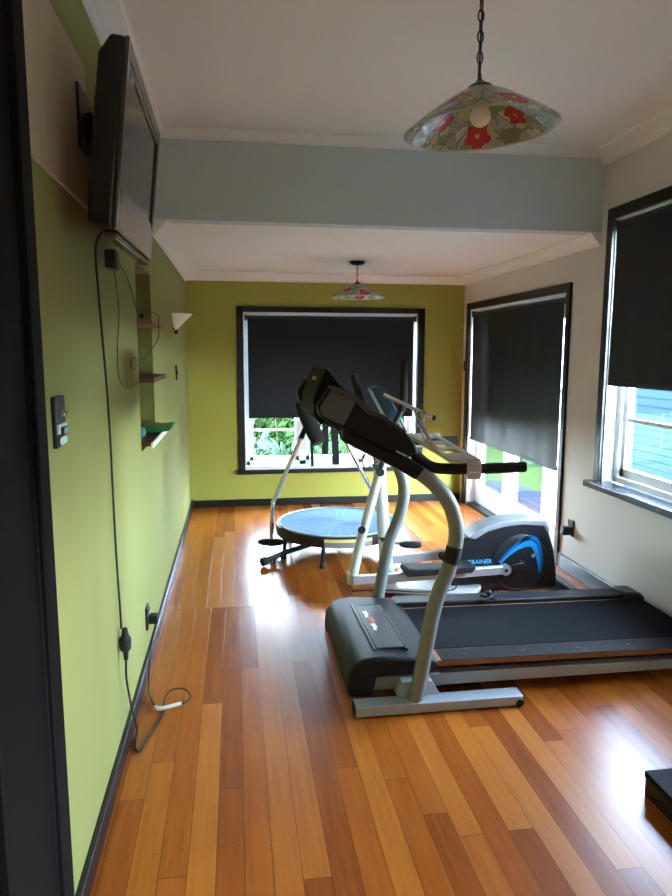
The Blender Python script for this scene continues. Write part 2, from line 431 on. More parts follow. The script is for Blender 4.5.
# lining boards of the reveal
w.box(WX0, WX0+.012, BY, fy0, WZ0, WZ1).box(WX1-.012, WX1, BY, fy0, WZ0, WZ1).box(WX0, WX1, BY, fy0, WZ1-.012, WZ1).box(WX0, WX1, BY-.02, fy0, WZ0-.035, WZ0+.004)
MB_frame = w.build('frame', M['white_frame'], r, bevel=.003)
for x0, x1 in ((.135, .655), (.725, 1.26), (1.33, 1.85)):
    w = MB(); y0, y1 = fy0+.012, fy1-.012
    w.box(x0, x0+.04, y0, y1, .465, 1.95).box(x1-.04, x1, y0, y1, .465, 1.95).box(x0, x1, y0, y1, .465, .51).box(x0, x1, y0, y1, 1.91, 1.95)
    for z in (.785, 1.35): w.box(x0, x1, y0+.006, y1-.006, z-.012, z+.012)
    s = w.build('sash', M['white_frame'], r, bevel=.003)
    MB().box(x0+.03, x1-.03, y0+.015, y0+.019, .5, 1.92).build('pane', M['glass'], s, smooth=False)

# right window
r = sroot('window_2', (RX, (VY0+VY1)/2, VZ0))
MB().box(RX-.022, RX, VY1, VY1+.065, .745, 2.51).build('casing', M['black_trim'], r, bevel=.004)
MB().box(RX-.022, RX, VY0-.065, VY0, .745, 2.51).build('casing', M['black_trim'], r, bevel=.004)
MB().box(RX-.022, RX, VY0, VY1, VZ1, 2.51).build('casing', M['black_trim'], r, bevel=.004)
M['sill'] = mat('dark_grey_gloss_sill', lin(58, 62, 70), .22, var=.1)
MB().box(RX-.075, RX+.07, VY0-.1, VY1+.10, .703, .745).build('sill', M['sill'], r, bevel=.006)
w = MB(); fx0, fx1 = RX+.08, RX+.15
w.box(fx0, fx1, VY0, VY0+.05, VZ0, VZ1).box(fx0, fx1, VY1-.05, VY1, VZ0, VZ1).box(fx0, fx1, VY0, VY1, VZ0, VZ0+.04).box(fx0, fx1, VY0, VY1, VZ1-.05, VZ1)
for y in (3.16,): w.box(fx0, fx1, y-.035, y+.035, VZ0, VZ1)
w.box(RX, fx0, VY1-.012, VY1, VZ0, VZ1).box(RX, fx0, VY0, VY0+.012, VZ0, VZ1).box(RX, fx0, VY0, VY1, VZ1-.012, VZ1)
w.build('frame', M['white_frame'], r, bevel=.003)
for y0, y1 in ((3.205, 4.06), (2.61, 3.115)):
    w = MB(); a, b = fx0+.012, fx1-.012
    w.box(a, b, y0, y0+.05, .79, 2.385).box(a, b, y1-.05, y1, .79, 2.385).box(a, b, y0, y1, .79, .85).box(a, b, y0, y1, 2.34, 2.385)
    for z in (1.17, 1.75): w.box(a+.008, b-.008, y0, y1, z-.014, z+.014)
    s = w.build('sash', M['white_frame'], r, bevel=.003)
    MB().box(a+.015, a+.019, y0+.03, y1-.03, .83, 2.36).build('pane', M['glass'], s, smooth=False)
    if y1 > 3.9:
        h = MB().tube([(a-.002, 3.24, .96), (a-.035, 3.24, .97), (a-.04, 3.24, 1.03), (a-.035, 3.24, 1.08), (a-.002, 3.24, 1.09)], .006, 8)
        h.build('handle', M['chrome'], s)

# french doors
r = sroot('door_1', (RX, (DY0+DY1)/2, 0))
MB().box(RX-.022, RX, DY0-.055, DY0, 0, 2.10).build('casing', M['black_trim'], r, bevel=.004)
MB().box(RX-.022, RX, DY1, DY1+.07, 0, 2.10).build('casing', M['black_trim'], r, bevel=.004)
MB().box(RX-.022, RX, DY0, DY1, DZ1, 2.10).build('casing', M['black_trim'], r, bevel=.004)
w = MB(); fx0, fx1 = RX+.075, RX+.15
w.box(RX, fx1, DY0, DY0+.012, .0, DZ1).box(RX, fx1, DY1-.035, DY1, .0, DZ1).box(fx0, fx1, DY0, DY1, DZ1-.045, DZ1).box(RX, fx0, DY0, DY1, DZ1-.012, DZ1)
w.build('frame', M['white_frame'], r, bevel=.003)
MB().box(RX, RX+.155, DY0+.035, DY1-.035, .0, .03).build('threshold', M['blind_tube'], r, bevel=.004)
for i, (y0, y1, st) in enumerate(((5.86, 6.72, .14), (5.06, 5.85, .11), (4.705, 5.05, .07))):
    w = MB(); a, b = fx0+.012, fx1-.015
    w.box(a, b, y0, y0+st, .032, 1.985).box(a, b, y1-st, y1, .032, 1.985).box(a, b, y0+st, y1-st, .032, .23).box(a, b, y0+st, y1-st, 1.86, 1.985)
    for z in ((.70, 1.3) if i != 1 else (.78, 1.32)): w.box(a+.006, b-.006, y0+st, y1-st, z-.016, z+.016)
    s = w.build('leaf', M['white_frame'], r, bevel=.004)
    MB().box(a+.018, a+.022, y0+st-.01, y1-st+.01, .22, 1.87).build('pane', M['glass'], s, smooth=False)

# roller blinds
def blind(name, label, axis, u0, u1, wallc, ztop, zbot, gap, sgn, sag=0):
    """sheet hangs in the u direction at wallc; sgn is the direction towards the room"""
    def P(u, d, z): return (u, wallc+d*sgn, z) if axis == 'x' else (wallc+d*sgn, u, z)
    root = thing(name, label, 'blind', P((u0+u1)/2, 0, zbot))
    MB().cyl(P(u0-.005, 0, ztop), P(u1+.005, 0, ztop), .022).build('roller_tube', M['blind_tube'], root)
    for u in (u0-.012, u1+.012):
        w = MB(); a, b = P(u-.006, -.03, ztop-.03), P(u+.006, .026, ztop+.03)
        w.box(min(a[0], b[0]), max(a[0], b[0]), min(a[1], b[1]), max(a[1], b[1]), a[2], b[2]); w.build('bracket', M['black_plastic'], root, bevel=.003)
    # the cloth, with faint vertical ripples
    w = MB(); n, k = 48, 14
    front, backv = [], []
    for i in range(n+1):
        u = u0+.012+(u1-u0-.024)*i/n
        cf, cb = [], []
        for j in range(k+1):
            t = j/k; z = ztop+.0-(ztop-zbot)*t
            d = .020+(.006*math.sin(u*9+1.3*t)+.004*math.sin(u*23+2))*t*sag
            cf.append(w.bm.verts.new(P(u, d, z))); cb.append(w.bm.verts.new(P(u, d-.002, z)))
        front.append(cf); backv.append(cb)
    for i in range(n):
        for j in range(k):
            w.bm.faces.new((front[i][j], front[i+1][j], front[i+1][j+1], front[i][j+1]))
            w.bm.faces.new((backv[i][j], backv[i][j+1], backv[i+1][j+1], backv[i+1][j]))
    for j in range(k):
        for i in (0, n): w.bm.faces.new((front[i][j], front[i][j+1], backv[i][j+1], backv[i][j]))
    w.build('cloth', M['blind'], root, angle=60)
    w = MB(); a, b = P(u0+.012, .008, zbot-.012), P(u1-.012, .024, zbot+.014)
    w.box(min(a[0], b[0]), max(a[0], b[0]), min(a[1], b[1]), max(a[1], b[1]), a[2], b[2]); w.build('bottom_rail', M['blind'], root, bevel=.005)
    return root
blind('roller_blind', 'black roller blind half lowered over the window in the green back wall', 'x', .118, 1.872, BY+.028, 1.945, .935, 0, -1)
blind('roller_blind', 'black roller blind hanging low over the white glazed doors', 'y', 4.75, 6.715, RX+.025, 1.985, .715, 0, -1, 1)
blind('roller_blind', 'dark roller blind over the window above the treadmill, cut by the right edge', 'y', 2.60, 4.10, RX+.012, 2.40, 1.40, 0, -1, .4)

# ------------------------------------------------------------------ left wall fittings
struct(MB().box(LX, LX+.012, 1.23, 2.42, 2.06, 2.51).build('trim_7', M['wood_board'], bevel=.002))

# television: a tilted box; local frame: y along the wall, n out of the screen, v up the screen
tv = thing('television', 'black flat television tilted down from the left wall', 'television', (-.36, 2.4, 1.93))
n0 = Vector((-.322, 1.95, 1.931)); vv = (Vector((-.266, 1.95, 2.423))-n0); TH = vv.length-.01; vv.normalize()
ww = (Vector((-.338, 2.85, 1.96))-Vector((-.322, 1.95, 1.931))); TW = ww.length; ww.normalize()
vv = (vv-ww*vv.dot(ww)).normalized(); nn = ww.cross(vv); nn = nn if nn.x > 0 else -nn
def Tq(w_, v_, d_): return tuple(n0+ww*w_+vv*v_+nn*d_)
def tvbox(mb, w0, w1, v0, v1, d0, d1):
    vs = [mb.bm.verts.new(Tq(*p)) for p in ((w0,v0,d0),(w1,v0,d0),(w1,v1,d0),(w0,v1,d0),(w0,v0,d1),(w1,v0,d1),(w1,v1,d1),(w0,v1,d1))]
    for f in ((0,3,2,1),(4,5,6,7),(0,1,5,4),(1,2,6,5),(2,3,7,6),(3,0,4,7)): mb.bm.faces.new([vs[i] for i in f])
    return mb
# body: tapering back shell
w = MB()
sec = [(-.0, 0, TW, 0, TH), (-.035, 0, TW, 0, TH), (-.065, .01, TW-.01, .012, TH-.045), (-.085, .10, TW-.1, .03, TH-.14)]
rings = [[w.bm.verts.new(Tq(*p)) for p in ((a, c, d), (b, c, d), (b, e, d), (a, e, d))] for d, a, b, c, e in sec]
w.bm.faces.new(rings[0]); w.bm.faces.new(rings[-1][::-1])
for i in range(3):
    for k in range(4): w.bm.faces.new((rings[i][k], rings[i][(k+1) % 4], rings[i+1][(k+1) % 4], rings[i+1][k]))
w.build('body', M['black_plastic'], tv, bevel=.008)
w = MB(); B = .045; Z0 = .12
tvbox(w, 0, B, 0, TH, 0, .012); tvbox(w, TW-B, TW, 0, TH, 0, .012); tvbox(w, B, TW-B, TH-B, TH, 0, .012); tvbox(w, B, TW-B, 0, Z0, 0, .012)
w.build('bezel', M['bezel'], tv, bevel=.003)
w = MB(); e = .012
tvbox(w, B, B+e, Z0, TH-B, .0, .009); tvbox(w, TW-B-e, TW-B, Z0, TH-B, .0, .009); tvbox(w, B+e, TW-B-e, TH-B-e, TH-B, .0, .009); tvbox(w, B+e, TW-B-e, Z0, Z0+e, .0, .009)
w.build('inner_frame', M['black_gloss'], tv)
w = MB(); tvbox(w, B+e, TW-B-e, Z0+e, TH-B-e, .0, .004); w.build('screen', M['screen'], tv, smooth=False)
w = MB(); tvbox(w, .05, TW-.02, -.02, -.001, -.03, .006); w.build('speaker_strip', M['bezel'], tv, bevel=.006)
br = thing('television_bracket', 'black steel wall bracket holding the television on the timber board', 'bracket', (LX+.012, 2.3, 2.23))
MB().box(LX+.0125, LX+.022, 2.26, 2.46, 2.22, 2.41).build('wall_plate', M['black_plastic'], br, bevel=.003)
MB().bar((LX+.022, 2.33, 2.33), (-.402, 2.38, 2.28), .03, .04).bar((LX+.022, 2.42, 2.33), (-.402, 2.44, 2.28), .03, .04).build_each('arm', M['black_plastic'], br, bevel=.003)
w = MB(); 
for y, z in ((2.28, 2.39), (2.44, 2.39), (2.28, 2.24), (2.44, 2.24)): w.cyl((LX+.022, y, z), (LX+.027, y, z), .007, 10)
w.build_each('bolt', M['steel_grey'], br)

# adapter box hanging under the television, thin cable to the niche
ab = thing('adapter_box', 'small black box hanging beneath the television', 'box', (-.43, 2.56, 1.885))
MB().box(-.452, -.412, 2.545, 2.625, 1.895, 1.96).build('case', M['black_plastic'], ab, bevel=.006)
MB().cyl((-.435, 2.622, 1.915), (-.435, 2.642, 1.915), .008).build('socket', M['black_gloss'], ab)
c = LX+.006
tag(MB().tube([(-.435, 2.64, 1.915), (-.445, 2.72, 1.88), (c, 2.92, 1.77), (c, 2.84, 1.60), (c, 2.85, 1.50), (c, 2.98, 1.452), (c, 3.2, 1.44), (c+.004, 3.38, 1.452), (-.468, 3.46, 1.478)], .0022, 6).build('thin_cable', M['grey_cable']),
    'thin grey cable looping low to the middle niche shelf', 'cable')
tag(MB().tube([(-.433, 2.64, 1.917), (-.45, 2.8, 1.95), (c, 3.12, 1.94), (c, 3.30, 1.88), (-.468, 3.44, 1.80), (-.455, 3.52, 1.805), (-.392, 3.6, 1.79), (-.389, 3.64, 1.74), (-.40, 3.66, 1.66), (-.45, 3.55, 1.575), (c+.004, 3.36, 1.535), (c, 3.26, 1.52), (c, 3.2, 1.535), (c, 3.215, 1.565), (c, 3.3, 1.575), (c, 3.38, 1.56)], .0022, 6).build('thin_cable', M['grey_cable']),
    'thin grey cable draped over the top niche shelf, ending in a curl', 'cable')

# shelves
sh1 = thing('niche_shelf', 'raw timber shelf at the top of the wall niche', 'shelf', (LX-.02, 3.77, 1.738))
MB().box(LX-ND+.002, -.402, NY0+.005, NY1-.005, 1.738, 1.765).build('board', M['shelf_wood'], sh1, bevel=.002)
MB().box(-.464, -.444, NY0+.02, NY0+.06, 1.765, 1.785).build('peg', M['black_plastic'], sh1, bevel=.002)
sh2 = thing('niche_shelf', 'dark timber shelf in the middle of the wall niche', 'shelf', (LX-.02, 3.77, 1.447))
MB().box(LX-ND+.002, -.405, NY0+.005, NY1-.005, 1.447, 1.474).build('board', M['red_wood'], sh2, bevel=.002)
sh3 = thing('niche_shelf', 'white edged shelf at the bottom of the wall niche holding green plastic', 'shelf', (LX-.02, 3.77, 1.125))
MB().box(LX-ND+.002, -.422, NY0+.005, NY1-.005, 1.125, 1.15).build('board', M['red_wood'], sh3, bevel=.002)
MB().box(-.422, -.411, NY0-.06, NY1+.04, 1.122, 1.153).build('edge_strip', M['shelf_white'], sh3, bevel=.002)
g = MB().prism([(-.50, 1.166), (-.47, 1.156), (-.37, 1.168), (-.35, 1.186), (-.36, 1.192), (-.43, 1.186), (-.49, 1.196)], 'y', 3.78, 4.05)
g.box(-.475, -.455, 3.80, 3.83, 1.151, 1.158)
g.box(-.475, -.455, 3.98, 4.01, 1.151, 1.158)
tag(g.build('green_tray', M['green_plastic'], bevel=.006), 'flat green plastic tray lying on the bottom niche shelf', 'tray')
tag(MB().ball((-.50, 3.62, 1.151+.03), .03).build('ball', M['teal_ball']), 'small teal ball on the bottom niche shelf', 'ball')
d_ = thing('spray_bottle', 'small dark bottle standing in the bottom of the niche', 'bottle', (-.53, 3.74, 1.151))
MB().lathe([(0, 0), (.026, 0), (.028, .01), (.028, .06), (.012, .085), (.012, .1), (0, .1)], (-.53, 3.74, 1.151), 20).build('bottle', M['black_plastic'], d_)
MB().cyl((-.53, 3.74, 1.251), (-.53, 3.74, 1.27), .014).build('cap', M['teal'], d_)

# wall sconce
sc = thing('wall_lamp', 'white half cone wall lamp with a black tip high on the green wall', 'lamp', (LX, 5.5, 1.73))
w = MB(); seg = 24
prof = [(.012, 1.765), (.05, 1.80), (.10, 1.85), (.145, 1.893)]
rings = [[w.bm.verts.new((LX+.004+rad*math.sin(PI*k/seg), 5.5+rad*math.cos(PI*k/seg)*1.05, z)) for k in range(seg+1)] for rad, z in prof]
rin = [[w.bm.verts.new((LX+.004+max(rad-.006, .003)*math.sin(PI*k/seg), 5.5+max(rad-.006, .003)*math.cos(PI*k/seg)*1.05, z+.002)) for k in range(seg+1)] for rad, z in prof]
for R_, flip in ((rings, 0), (rin, 1)):
    for i in range(3):
        for k in range(seg): w.bm.faces.new((R_[i][k], R_[i][k+1], R_[i+1][k+1], R_[i+1][k]))
for k in range(seg):
    w.bm.faces.new((rings[3][k], rings[3][k+1], rin[3][k+1], rin[3][k])); w.bm.faces.new((rings[0][k], rin[0][k], rin[0][k+1], rings[0][k+1]))
w.build('lamp_shade', M['frost'], sc, angle=60)
MB().lathe([(0, 1.735), (.008, 1.738), (.014, 1.75), (.018, 1.768), (.01, 1.775), (0, 1.778)], (LX+.02, 5.5, 0), 16).build('finial', M['black_plastic'], sc)
MB().box(LX, LX+.012, 5.46, 5.54, 1.77, 1.87).build('wall_plate', M['black_plastic'], sc, bevel=.003)
MB().ball((LX+.06, 5.5, 1.85), .025).build('bulb', M['bulb'], sc)

# switches and sockets
def plate(name, label, cat, wall, y, z, h, wd, depth=.01, m='black_plastic'):
    s = 1 if wall == 'L' else -1; x = LX if wall == 'L' else RX
    root = thing(name, label, cat, (x, y, z))
    MB().box(min(x, x+s*depth), max(x, x+s*depth), y-wd/2, y+wd/2, z-h/2, z+h/2).build('plate', M[m], root, bevel=.003)
    return root
s1 = plate('light_switch', 'black light switch plate below the white wall lamp', 'switch', 'L', 5.6, 1.435, .118, .075)
MB().box(LX+.01, LX+.015, 5.585, 5.615, 1.42, 1.45).build('rocker', M['black_gloss'], s1, bevel=.002)
s2 = plate('light_switch', 'small black switch on the strip of wall in the far right corner', 'switch', 'R', 6.90, 1.46, .11, .03)
MB().box(RX-.014, RX-.01, 6.892, 6.908, 1.445, 1.475).build('rocker', M['black_gloss'], s2, bevel=.002)

s3 = plate('wall_switch', 'black switch panel with chrome parts beside the dark doorway', 'switch', 'L', 1.88, 1.415, .135, .1, .012)
MB().box(LX+.012, LX+.016, 1.835, 1.925, 1.385, 1.41).build('label_strip', M['white_text'], s3)
w = MB().box(LX+.012, LX+.018, 1.845, 1.915, 1.352, 1.378); w.build('rocker', M['chrome'], s3, bevel=.005)
MB().lathe([(0, .014), (.009, .014), (.011, .010), (.011, 0), (0, 0)], (LX+.012, 1.88, 1.435), 16, Matrix.Rotation(PI/2, 4, 'Y')).build('knob', M['chrome'], s3)
MB().box(LX+.012, LX+.024, 1.855, 1.905, 1.383, 1.402).build('latch', M['black_gloss'], s3, bevel=.003)

def socket_(label, wall, y, z):
    s = 1 if wall == 'L' else -1; x = LX if wall == 'L' else RX
    root = plate('power_socket', label, 'socket', wall, y, z, .118, .08, .012)
    w = MB()
    for dy in (-.02, .02): w.box(min(x+s*.012, x+s*.016), max(x+s*.012, x+s*.016), y+dy-.007, y+dy+.007, z+.03, z+.048)
    w.build_each('switch', M['black_gloss'], root, bevel=.001)
    return root
socket_('black power socket low on the green wall with a cord plugged in', 'L', 3.40, .255)
socket_('black power socket on the cream wall between the glazed doors and window', 'R', 4.475, .335)

# ------------------------------------------------------------------ cords
pc = thing('television_lead', 'black lead hanging down the green wall from the television', 'lead', (LX+.01, 2.6, .4))
x = LX+.012
MB().tube([(-.425, 2.40, 2.0), (x+.004, 2.44, 1.95), (x, 2.47, 1.82), (x, 2.50, 1.68), (x, 2.54, 1.5), (x, 2.565, 1.3), (x, 2.575, 1.0), (x, 2.585, .8), (x, 2.61, .62), (x, 2.62, .52)], .0042, 8).build('cable', M['rubber'], pc)
MB().lathe([(0, 0), (.010, 0), (.012, .03), (.024, .045), (.026, .085), (.016, .1), (.012, .125), (.006, .13), (0, .13)], (LX+.026, 2.615, .395), 16, Matrix.Diagonal((.9, 1.15, 1, 1))).build('plug', M['rubber'], pc)
ec = thing('extension_cord', 'black extension cord coiled on the floor by the left skirting board', 'cord', (LX+.05, 2.9, 0))
x = LX+.026
pts = [(x, 2.615, .402), (x, 2.60, .33), (x, 2.64, .24), (x, 2.70, .13), (x+.004, 2.74, .06), (-.438, 2.74, .012), (-.43, 2.63, .006), (-.41, 2.60, .006), (-.39, 2.68, .006), (-.36, 2.80, .006), (-.345, 2.90, .006), (-.35, 2.96, .02), (-.33, 3.03, .035), (-.27, 3.05, .03), (-.235, 3.0, .02), (-.255, 2.95, .014), (-.31, 2.92, .014), (-.37, 2.92, .012), (-.42, 3.03, .012), (-.438, 3.12, .02), (-.447, 3.28, .10), (-.445, 3.42, .15), (-.44, 3.46, .17), (-.435, 3.43, .20), (-.42, 3.405, .232)]
MB().tube(pts, .0042, 8).build('cable', M['rubber'], ec)
MB().box(LX+.0165, LX+.06, 3.375, 3.425, .222, .268).build_each('plug', M['rubber'], ec, bevel=.006)
w = MB().tube([(-.385, 2.925, .016), (-.36, 2.905, .018), (-.27, 2.93, .022)], .009, 8, 5); w.build('cord_tie', M['white_cable'], ec)

ad = thing('power_adapter', 'black plug-in adapter with thin white lead on the cream wall', 'adapter', (RX-.03, 4.47, .29))
MB().box(RX-.075, RX-.013, 4.45, 4.505, .285, .345).build('body', M['black_plastic'], ad, bevel=.006)
MB().tube([(RX-.06, 4.485, .286), (RX-.062, 4.50, .2), (RX-.06, 4.53, .06), (RX-.07, 4.53, .007), (RX-.10, 4.48, .004), (RX-.17, 4.40, .004)], .0022, 6).build('lead', M['white_cable'], ad)

# ------------------------------------------------------------------ pendant lamps
def shade_mat():
    m = bpy.data.materials.new('mosaic_floral_glass'); m.use_nodes = True
    nt = m.node_tree; nt.nodes.clear()
    out = nd(nt, 'ShaderNodeOutputMaterial'); at = nd(nt, 'ShaderNodeVertexColor'); at.layer_name = 'pattern'
    df = nd(nt, 'ShaderNodeBsdfDiffuse'); tl = nd(nt, 'ShaderNodeBsdfTranslucent'); gl = nd(nt, 'ShaderNodeBsdfGlossy'); gl.inputs['Roughness'].default_value = .12
    m1 = nd(nt, 'ShaderNodeMixShader'); m1.inputs[0].default_value = .42
    m2 = nd(nt, 'ShaderNodeMixShader'); fr = nd(nt, 'ShaderNodeFresnel'); fr.inputs[0].default_value = 1.5
    n = nd(nt, 'ShaderNodeTexNoise'); n.inputs['Scale'].default_value = 60; bp = nd(nt, 'ShaderNodeBump'); bp.inputs['Strength'].default_value = .3; bp.inputs['Distance'].default_value = .002
    L = nt.links.new
    L(n.outputs['Fac'], bp.inputs['Height']); L(bp.outputs[0], df.inputs['Normal']); L(bp.outputs[0], gl.inputs['Normal'])
    L(at.outputs['Color'], df.inputs['Color']); L(at.outputs['Color'], tl.inputs['Color'])
    L(df.outputs[0], m1.inputs[1]); L(tl.outputs[0], m1.inputs[2]); L(fr.outputs[0], m2.inputs[0]); L(m1.outputs[0], m2.inputs[1]); L(gl.outputs[0], m2.inputs[2]); L(m2.outputs[0], out.inputs['Surface'])
    return m
M['shade'] = shade_mat()
PAL = [lin(176, 192, 150), lin(150, 176, 124), lin(214, 214, 176), lin(194, 200, 204), lin(224, 226, 218), lin(204, 202, 160), lin(176, 184, 188)]
def pendant(x, y, zrim, R_, hgt, zceil, rose, label, tilt=None):
    m = tilt or Matrix()
    rng = random.Random(5)
    ztop = zrim+hgt
    root = thing('pendant_lamp', label, 'lamp', (x, y, zrim))
    C0 = Vector((x, y, ztop))
    Q = lambda p: C0+(m @ Vector(p))
    w = MB()
    nu, nv = 168, 30
    prof = []
    for j in range(nv+1):
        t = j/nv
        rad = .028+(R_-.028)*t
        z = -hgt*(t**1.22)
        if t > .93: z = -hgt*(.93**1.22)-(hgt*(1-.93**1.22))*((t-.93)/.07)**.9
        prof.append((rad, z))
    out = [[w.bm.verts.new(Q((r_*math.cos(2*PI*k/nu), r_*math.sin(2*PI*k/nu), z))) for k in range(nu)] for r_, z in prof]
    inn = [[w.bm.verts.new(Q(((r_-.003)*math.cos(2*PI*k/nu), (r_-.003)*math.sin(2*PI*k/nu), z-.003))) for k in range(nu)] for r_, z in prof]
    lay = w.bm.loops.layers.color.new('pattern') if False else w.bm.loops.layers.float_color.new('pattern')
    fl = [(2*PI*(k+.3+.15*rng.random())/7, R_*(.80 if k % 2 else .62), R_*(.185 if k % 2 else .15)) for k in range(7)]
    seeds = [(R_*math.sqrt(rng.random())*1.02, 2*PI*rng.random()) for _ in range(120)]
    sp = [(r_*math.cos(a), r_*math.sin(a), rng.choice(PAL)) for r_, a in seeds]
    def colour(px, py):
        rr = math.hypot(px, py)
        for a, fr_, fs in fl:
            dx, dy = px-fr_*math.cos(a), py-fr_*math.sin(a)
            d = math.hypot(dx, dy); pa = math.atan2(dy, dx)
            lim = fs*(.78+.22*abs(math.cos(2.5*pa)))
            if d < fs*.16: return lin(235, 190, 150)
            if d < lim: return lin(206, 70, 74) if d < lim*.88 else lin(170, 56, 60)
        b = sorted(((px-sx)**2+(py-sy)**2, c) for sx, sy, c in sp)[:2]
        if math.sqrt(b[1][0])-math.sqrt(b[0][0]) < .0035: return lin(150, 156, 134)
        return b[0][1]
    for grid, flip in ((out, 0), (inn, 1)):
        for j in range(nv):
            for k in range(nu):
                k2 = (k+1) % nu
                f = w.bm.faces.new((grid[j][k], grid[j][k2], grid[j+1][k2], grid[j+1][k]))
                rm = (prof[j][0]+prof[j+1][0])/2; a = 2*PI*(k+.5)/nu
                cc = lin(206, 210, 202) if j == nv-1 else colour(rm*math.cos(a), rm*math.sin(a))
                for lp in f.loops: lp[lay] = cc
    for j in (0, nv):
        for k in range(nu):
            k2 = (k+1) % nu
            f = w.bm.faces.new((out[j][k], out[j][k2], inn[j][k2], inn[j][k]))
            for lp in f.loops: lp[lay] = lin(206, 210, 202)
    w.build('lamp_shade', M['shade'], root, angle=70)
    MB().lathe([(0, .04), (.005, .04), (.006, .024), (.014, .014), (.034, .004), (.038, -.004), (.03, -.006), (0, -.006)], C0, 28, m).build('cap', M['black_plastic'], root)
    MB().lathe([(0, -.006), (.017, -.006), (.018, -.05), (0, -.05)], C0, 18, m).build('lamp_holder', M['black_plastic'], root)
    b = Q((0, 0, -.075)); MB().ball(b, .030).build('bulb', M['bulb'], root)
    top = Q((0, 0, .04))
    # chain of oval links
    w = MB(); z = top.z-.004; i = 0; ln = .034
    cx, cy = top.x, top.y
    while z < zceil-.02-ln*.5:
        a, b_ = (.008, 0) if i % 2 else (0, .008)
        pts = []
        for q in range(12):
            an = 2*PI*q/12
            pts.append((cx+a*math.cos(an), cy+b_*math.cos(an), z+ln/2+math.sin(an)*ln/2))
        w.tube(pts, .0022, 6, 1, closed=True)
        z += ln*.80; i += 1
    w.build('chain', M['black_plastic'], root)
    MB().tube([(cx, cy+.003, top.z-.01), (cx+.004, cy, (top.z+zceil)/2), (cx, cy+.003, zceil-.01)], .0028, 6).build('flex', M['black_plastic'] if zceil-top.z > .3 else M['silver'], root)
    MB().lathe([(0, 0), (rose, 0), (rose, -.012), (rose*.7, -.028), (.01, -.034), (0, -.034)], (cx, cy, zceil), 32).build('ceiling_rose', M['black_plastic'], root)
tl = Matrix.Rotation(math.radians(-3.6), 4, 'Y') @ Matrix.Rotation(math.radians(.8), 4, 'X')
pendant(.70, 1.95, 2.23, .219, .112, CF, .05, 'floral glass pendant lamp hanging on a long chain near the camera', tl)
pendant(1.07, 5.95, 2.075, .243, .118, CB, .066, 'floral glass pendant lamp close under the low back ceiling')

# ------------------------------------------------------------------ treadmill
tm = thing('treadmill', 'large grey and black treadmill with a running belt and curved uprights', 'treadmill', (1.4, 3.24, 0))
NYU, FYU = 2.762, 3.69
U = [(.772, .045), (.780, .08), (.801, .181), (.825, .331), (.862, .515), (.905, .628), (.933, .718), (.945, .80), (.936, .88), (.895, .975), (.812, 1.062), (.712, 1.125), (.599, 1.182), (.49, 1.246)]
for y in (NYU, FYU):
    MB().tube([(a, y, b) for a, b in U], .034, 20, 6, flat=1.0).build('upright', M['steel_grey'], tm)
    fa = y-.042; fb = y+.042
    f = MB().box(.497, 1.272, fa, fb, .006, .052).build('foot', M['blue_grey'], tm, bevel=.004)
    w = MB()
    for xx in (1.269, .49): w.box(xx, xx+.012, fa+.006, fb-.006, .004, .05)
    w.build_each('end_cap', M['rubber'], f, bevel=.004)
    MB().cyl((1.255, fa+.01, .018), (1.255, fa-.006, .018), .017).build('wheel', M['rubber'], f)
    if y == NYU: MB().tube([(.922, y, .682), (.933, y, .718), (.9395, y, .756)], .0365, 20, 3).build('collar', M['rubber'], tm)
    w = MB()
    # gusset joining foot and frame
    w.box(.80, .86, min(y, 3.22), max(y, 3.22)) if False else None
MB().prism([(.70, .05), (.90, .05), (.86, .12), (.72, .12)], 'y', NYU+.03, 2.90).prism([(.70, .05), (.90, .05), (.86, .12), (.72, .12)], 'y', 3.62, FYU-.03).build_each('pivot_bracket', M['blue_grey'], tm, bevel=.004)
# arm housings
HS = [(.328, 1.380), (.381, 1.458), (.43, 1.448), (.499, 1.408), (.545, 1.362), (.6, 1.34), (.702, 1.269), (.738, 1.229), (.758, 1.18), (.71, 1.160), (.601, 1.205), (.45, 1.285), (.401, 1.296), (.338, 1.340)]
for y in (NYU, FYU):
    h = MB().prism(HS, 'y', y-.046, y+.046).build('arm_housing', M['arm_housing'], tm, bevel=.012, seg=3)
    s = -1 if y == NYU else 1
    yy = y+s*.046
    MB().prism([(.336, 1.378), (.382, 1.446), (.486, 1.402), (.446, 1.322), (.432, 1.300), (.346, 1.345)], 'y', yy, yy+s*.006).build('lit_end_face', M['arm_lit'], h, bevel=.004)  # paler face painted for the light caught by the angled end
    MB().prism([(.383, 1.463), (.432, 1.453), (.502, 1.413), (.548, 1.367), (.603, 1.345), (.704, 1.274), (.695, 1.262), (.596, 1.326), (.535, 1.350), (.49, 1.392), (.428, 1.432), (.386, 1.440)], 'y', y-.05, y+.05).build('top_trim', M['hood_light'], h, bevel=.004)
    MB().prism([(.44, 1.290), (.605, 1.208), (.72, 1.158), (.79, 1.118), (.75, 1.062), (.66, 1.118), (.50, 1.20), (.43, 1.235)], 'y', y-.043, y+.043).build('arm_cover', M['arm_housing'], h, bevel=.012, seg=3)
    MB().prism([(.66, 1.195), (.705, 1.173), (.702, 1.166), (.657, 1.188)], 'y', yy, yy+s*.003).build('badge', M['silver'], h)
    MB().tube([(.66, y, 1.225), (.72, y, 1.205), (.770, y, 1.152), (.83, y, 1.112), (.91, y, 1.102), (1.05, y, 1.1), (1.25, y, 1.103)], .024, 18, 6).build('handrail', M['foam'], tm)
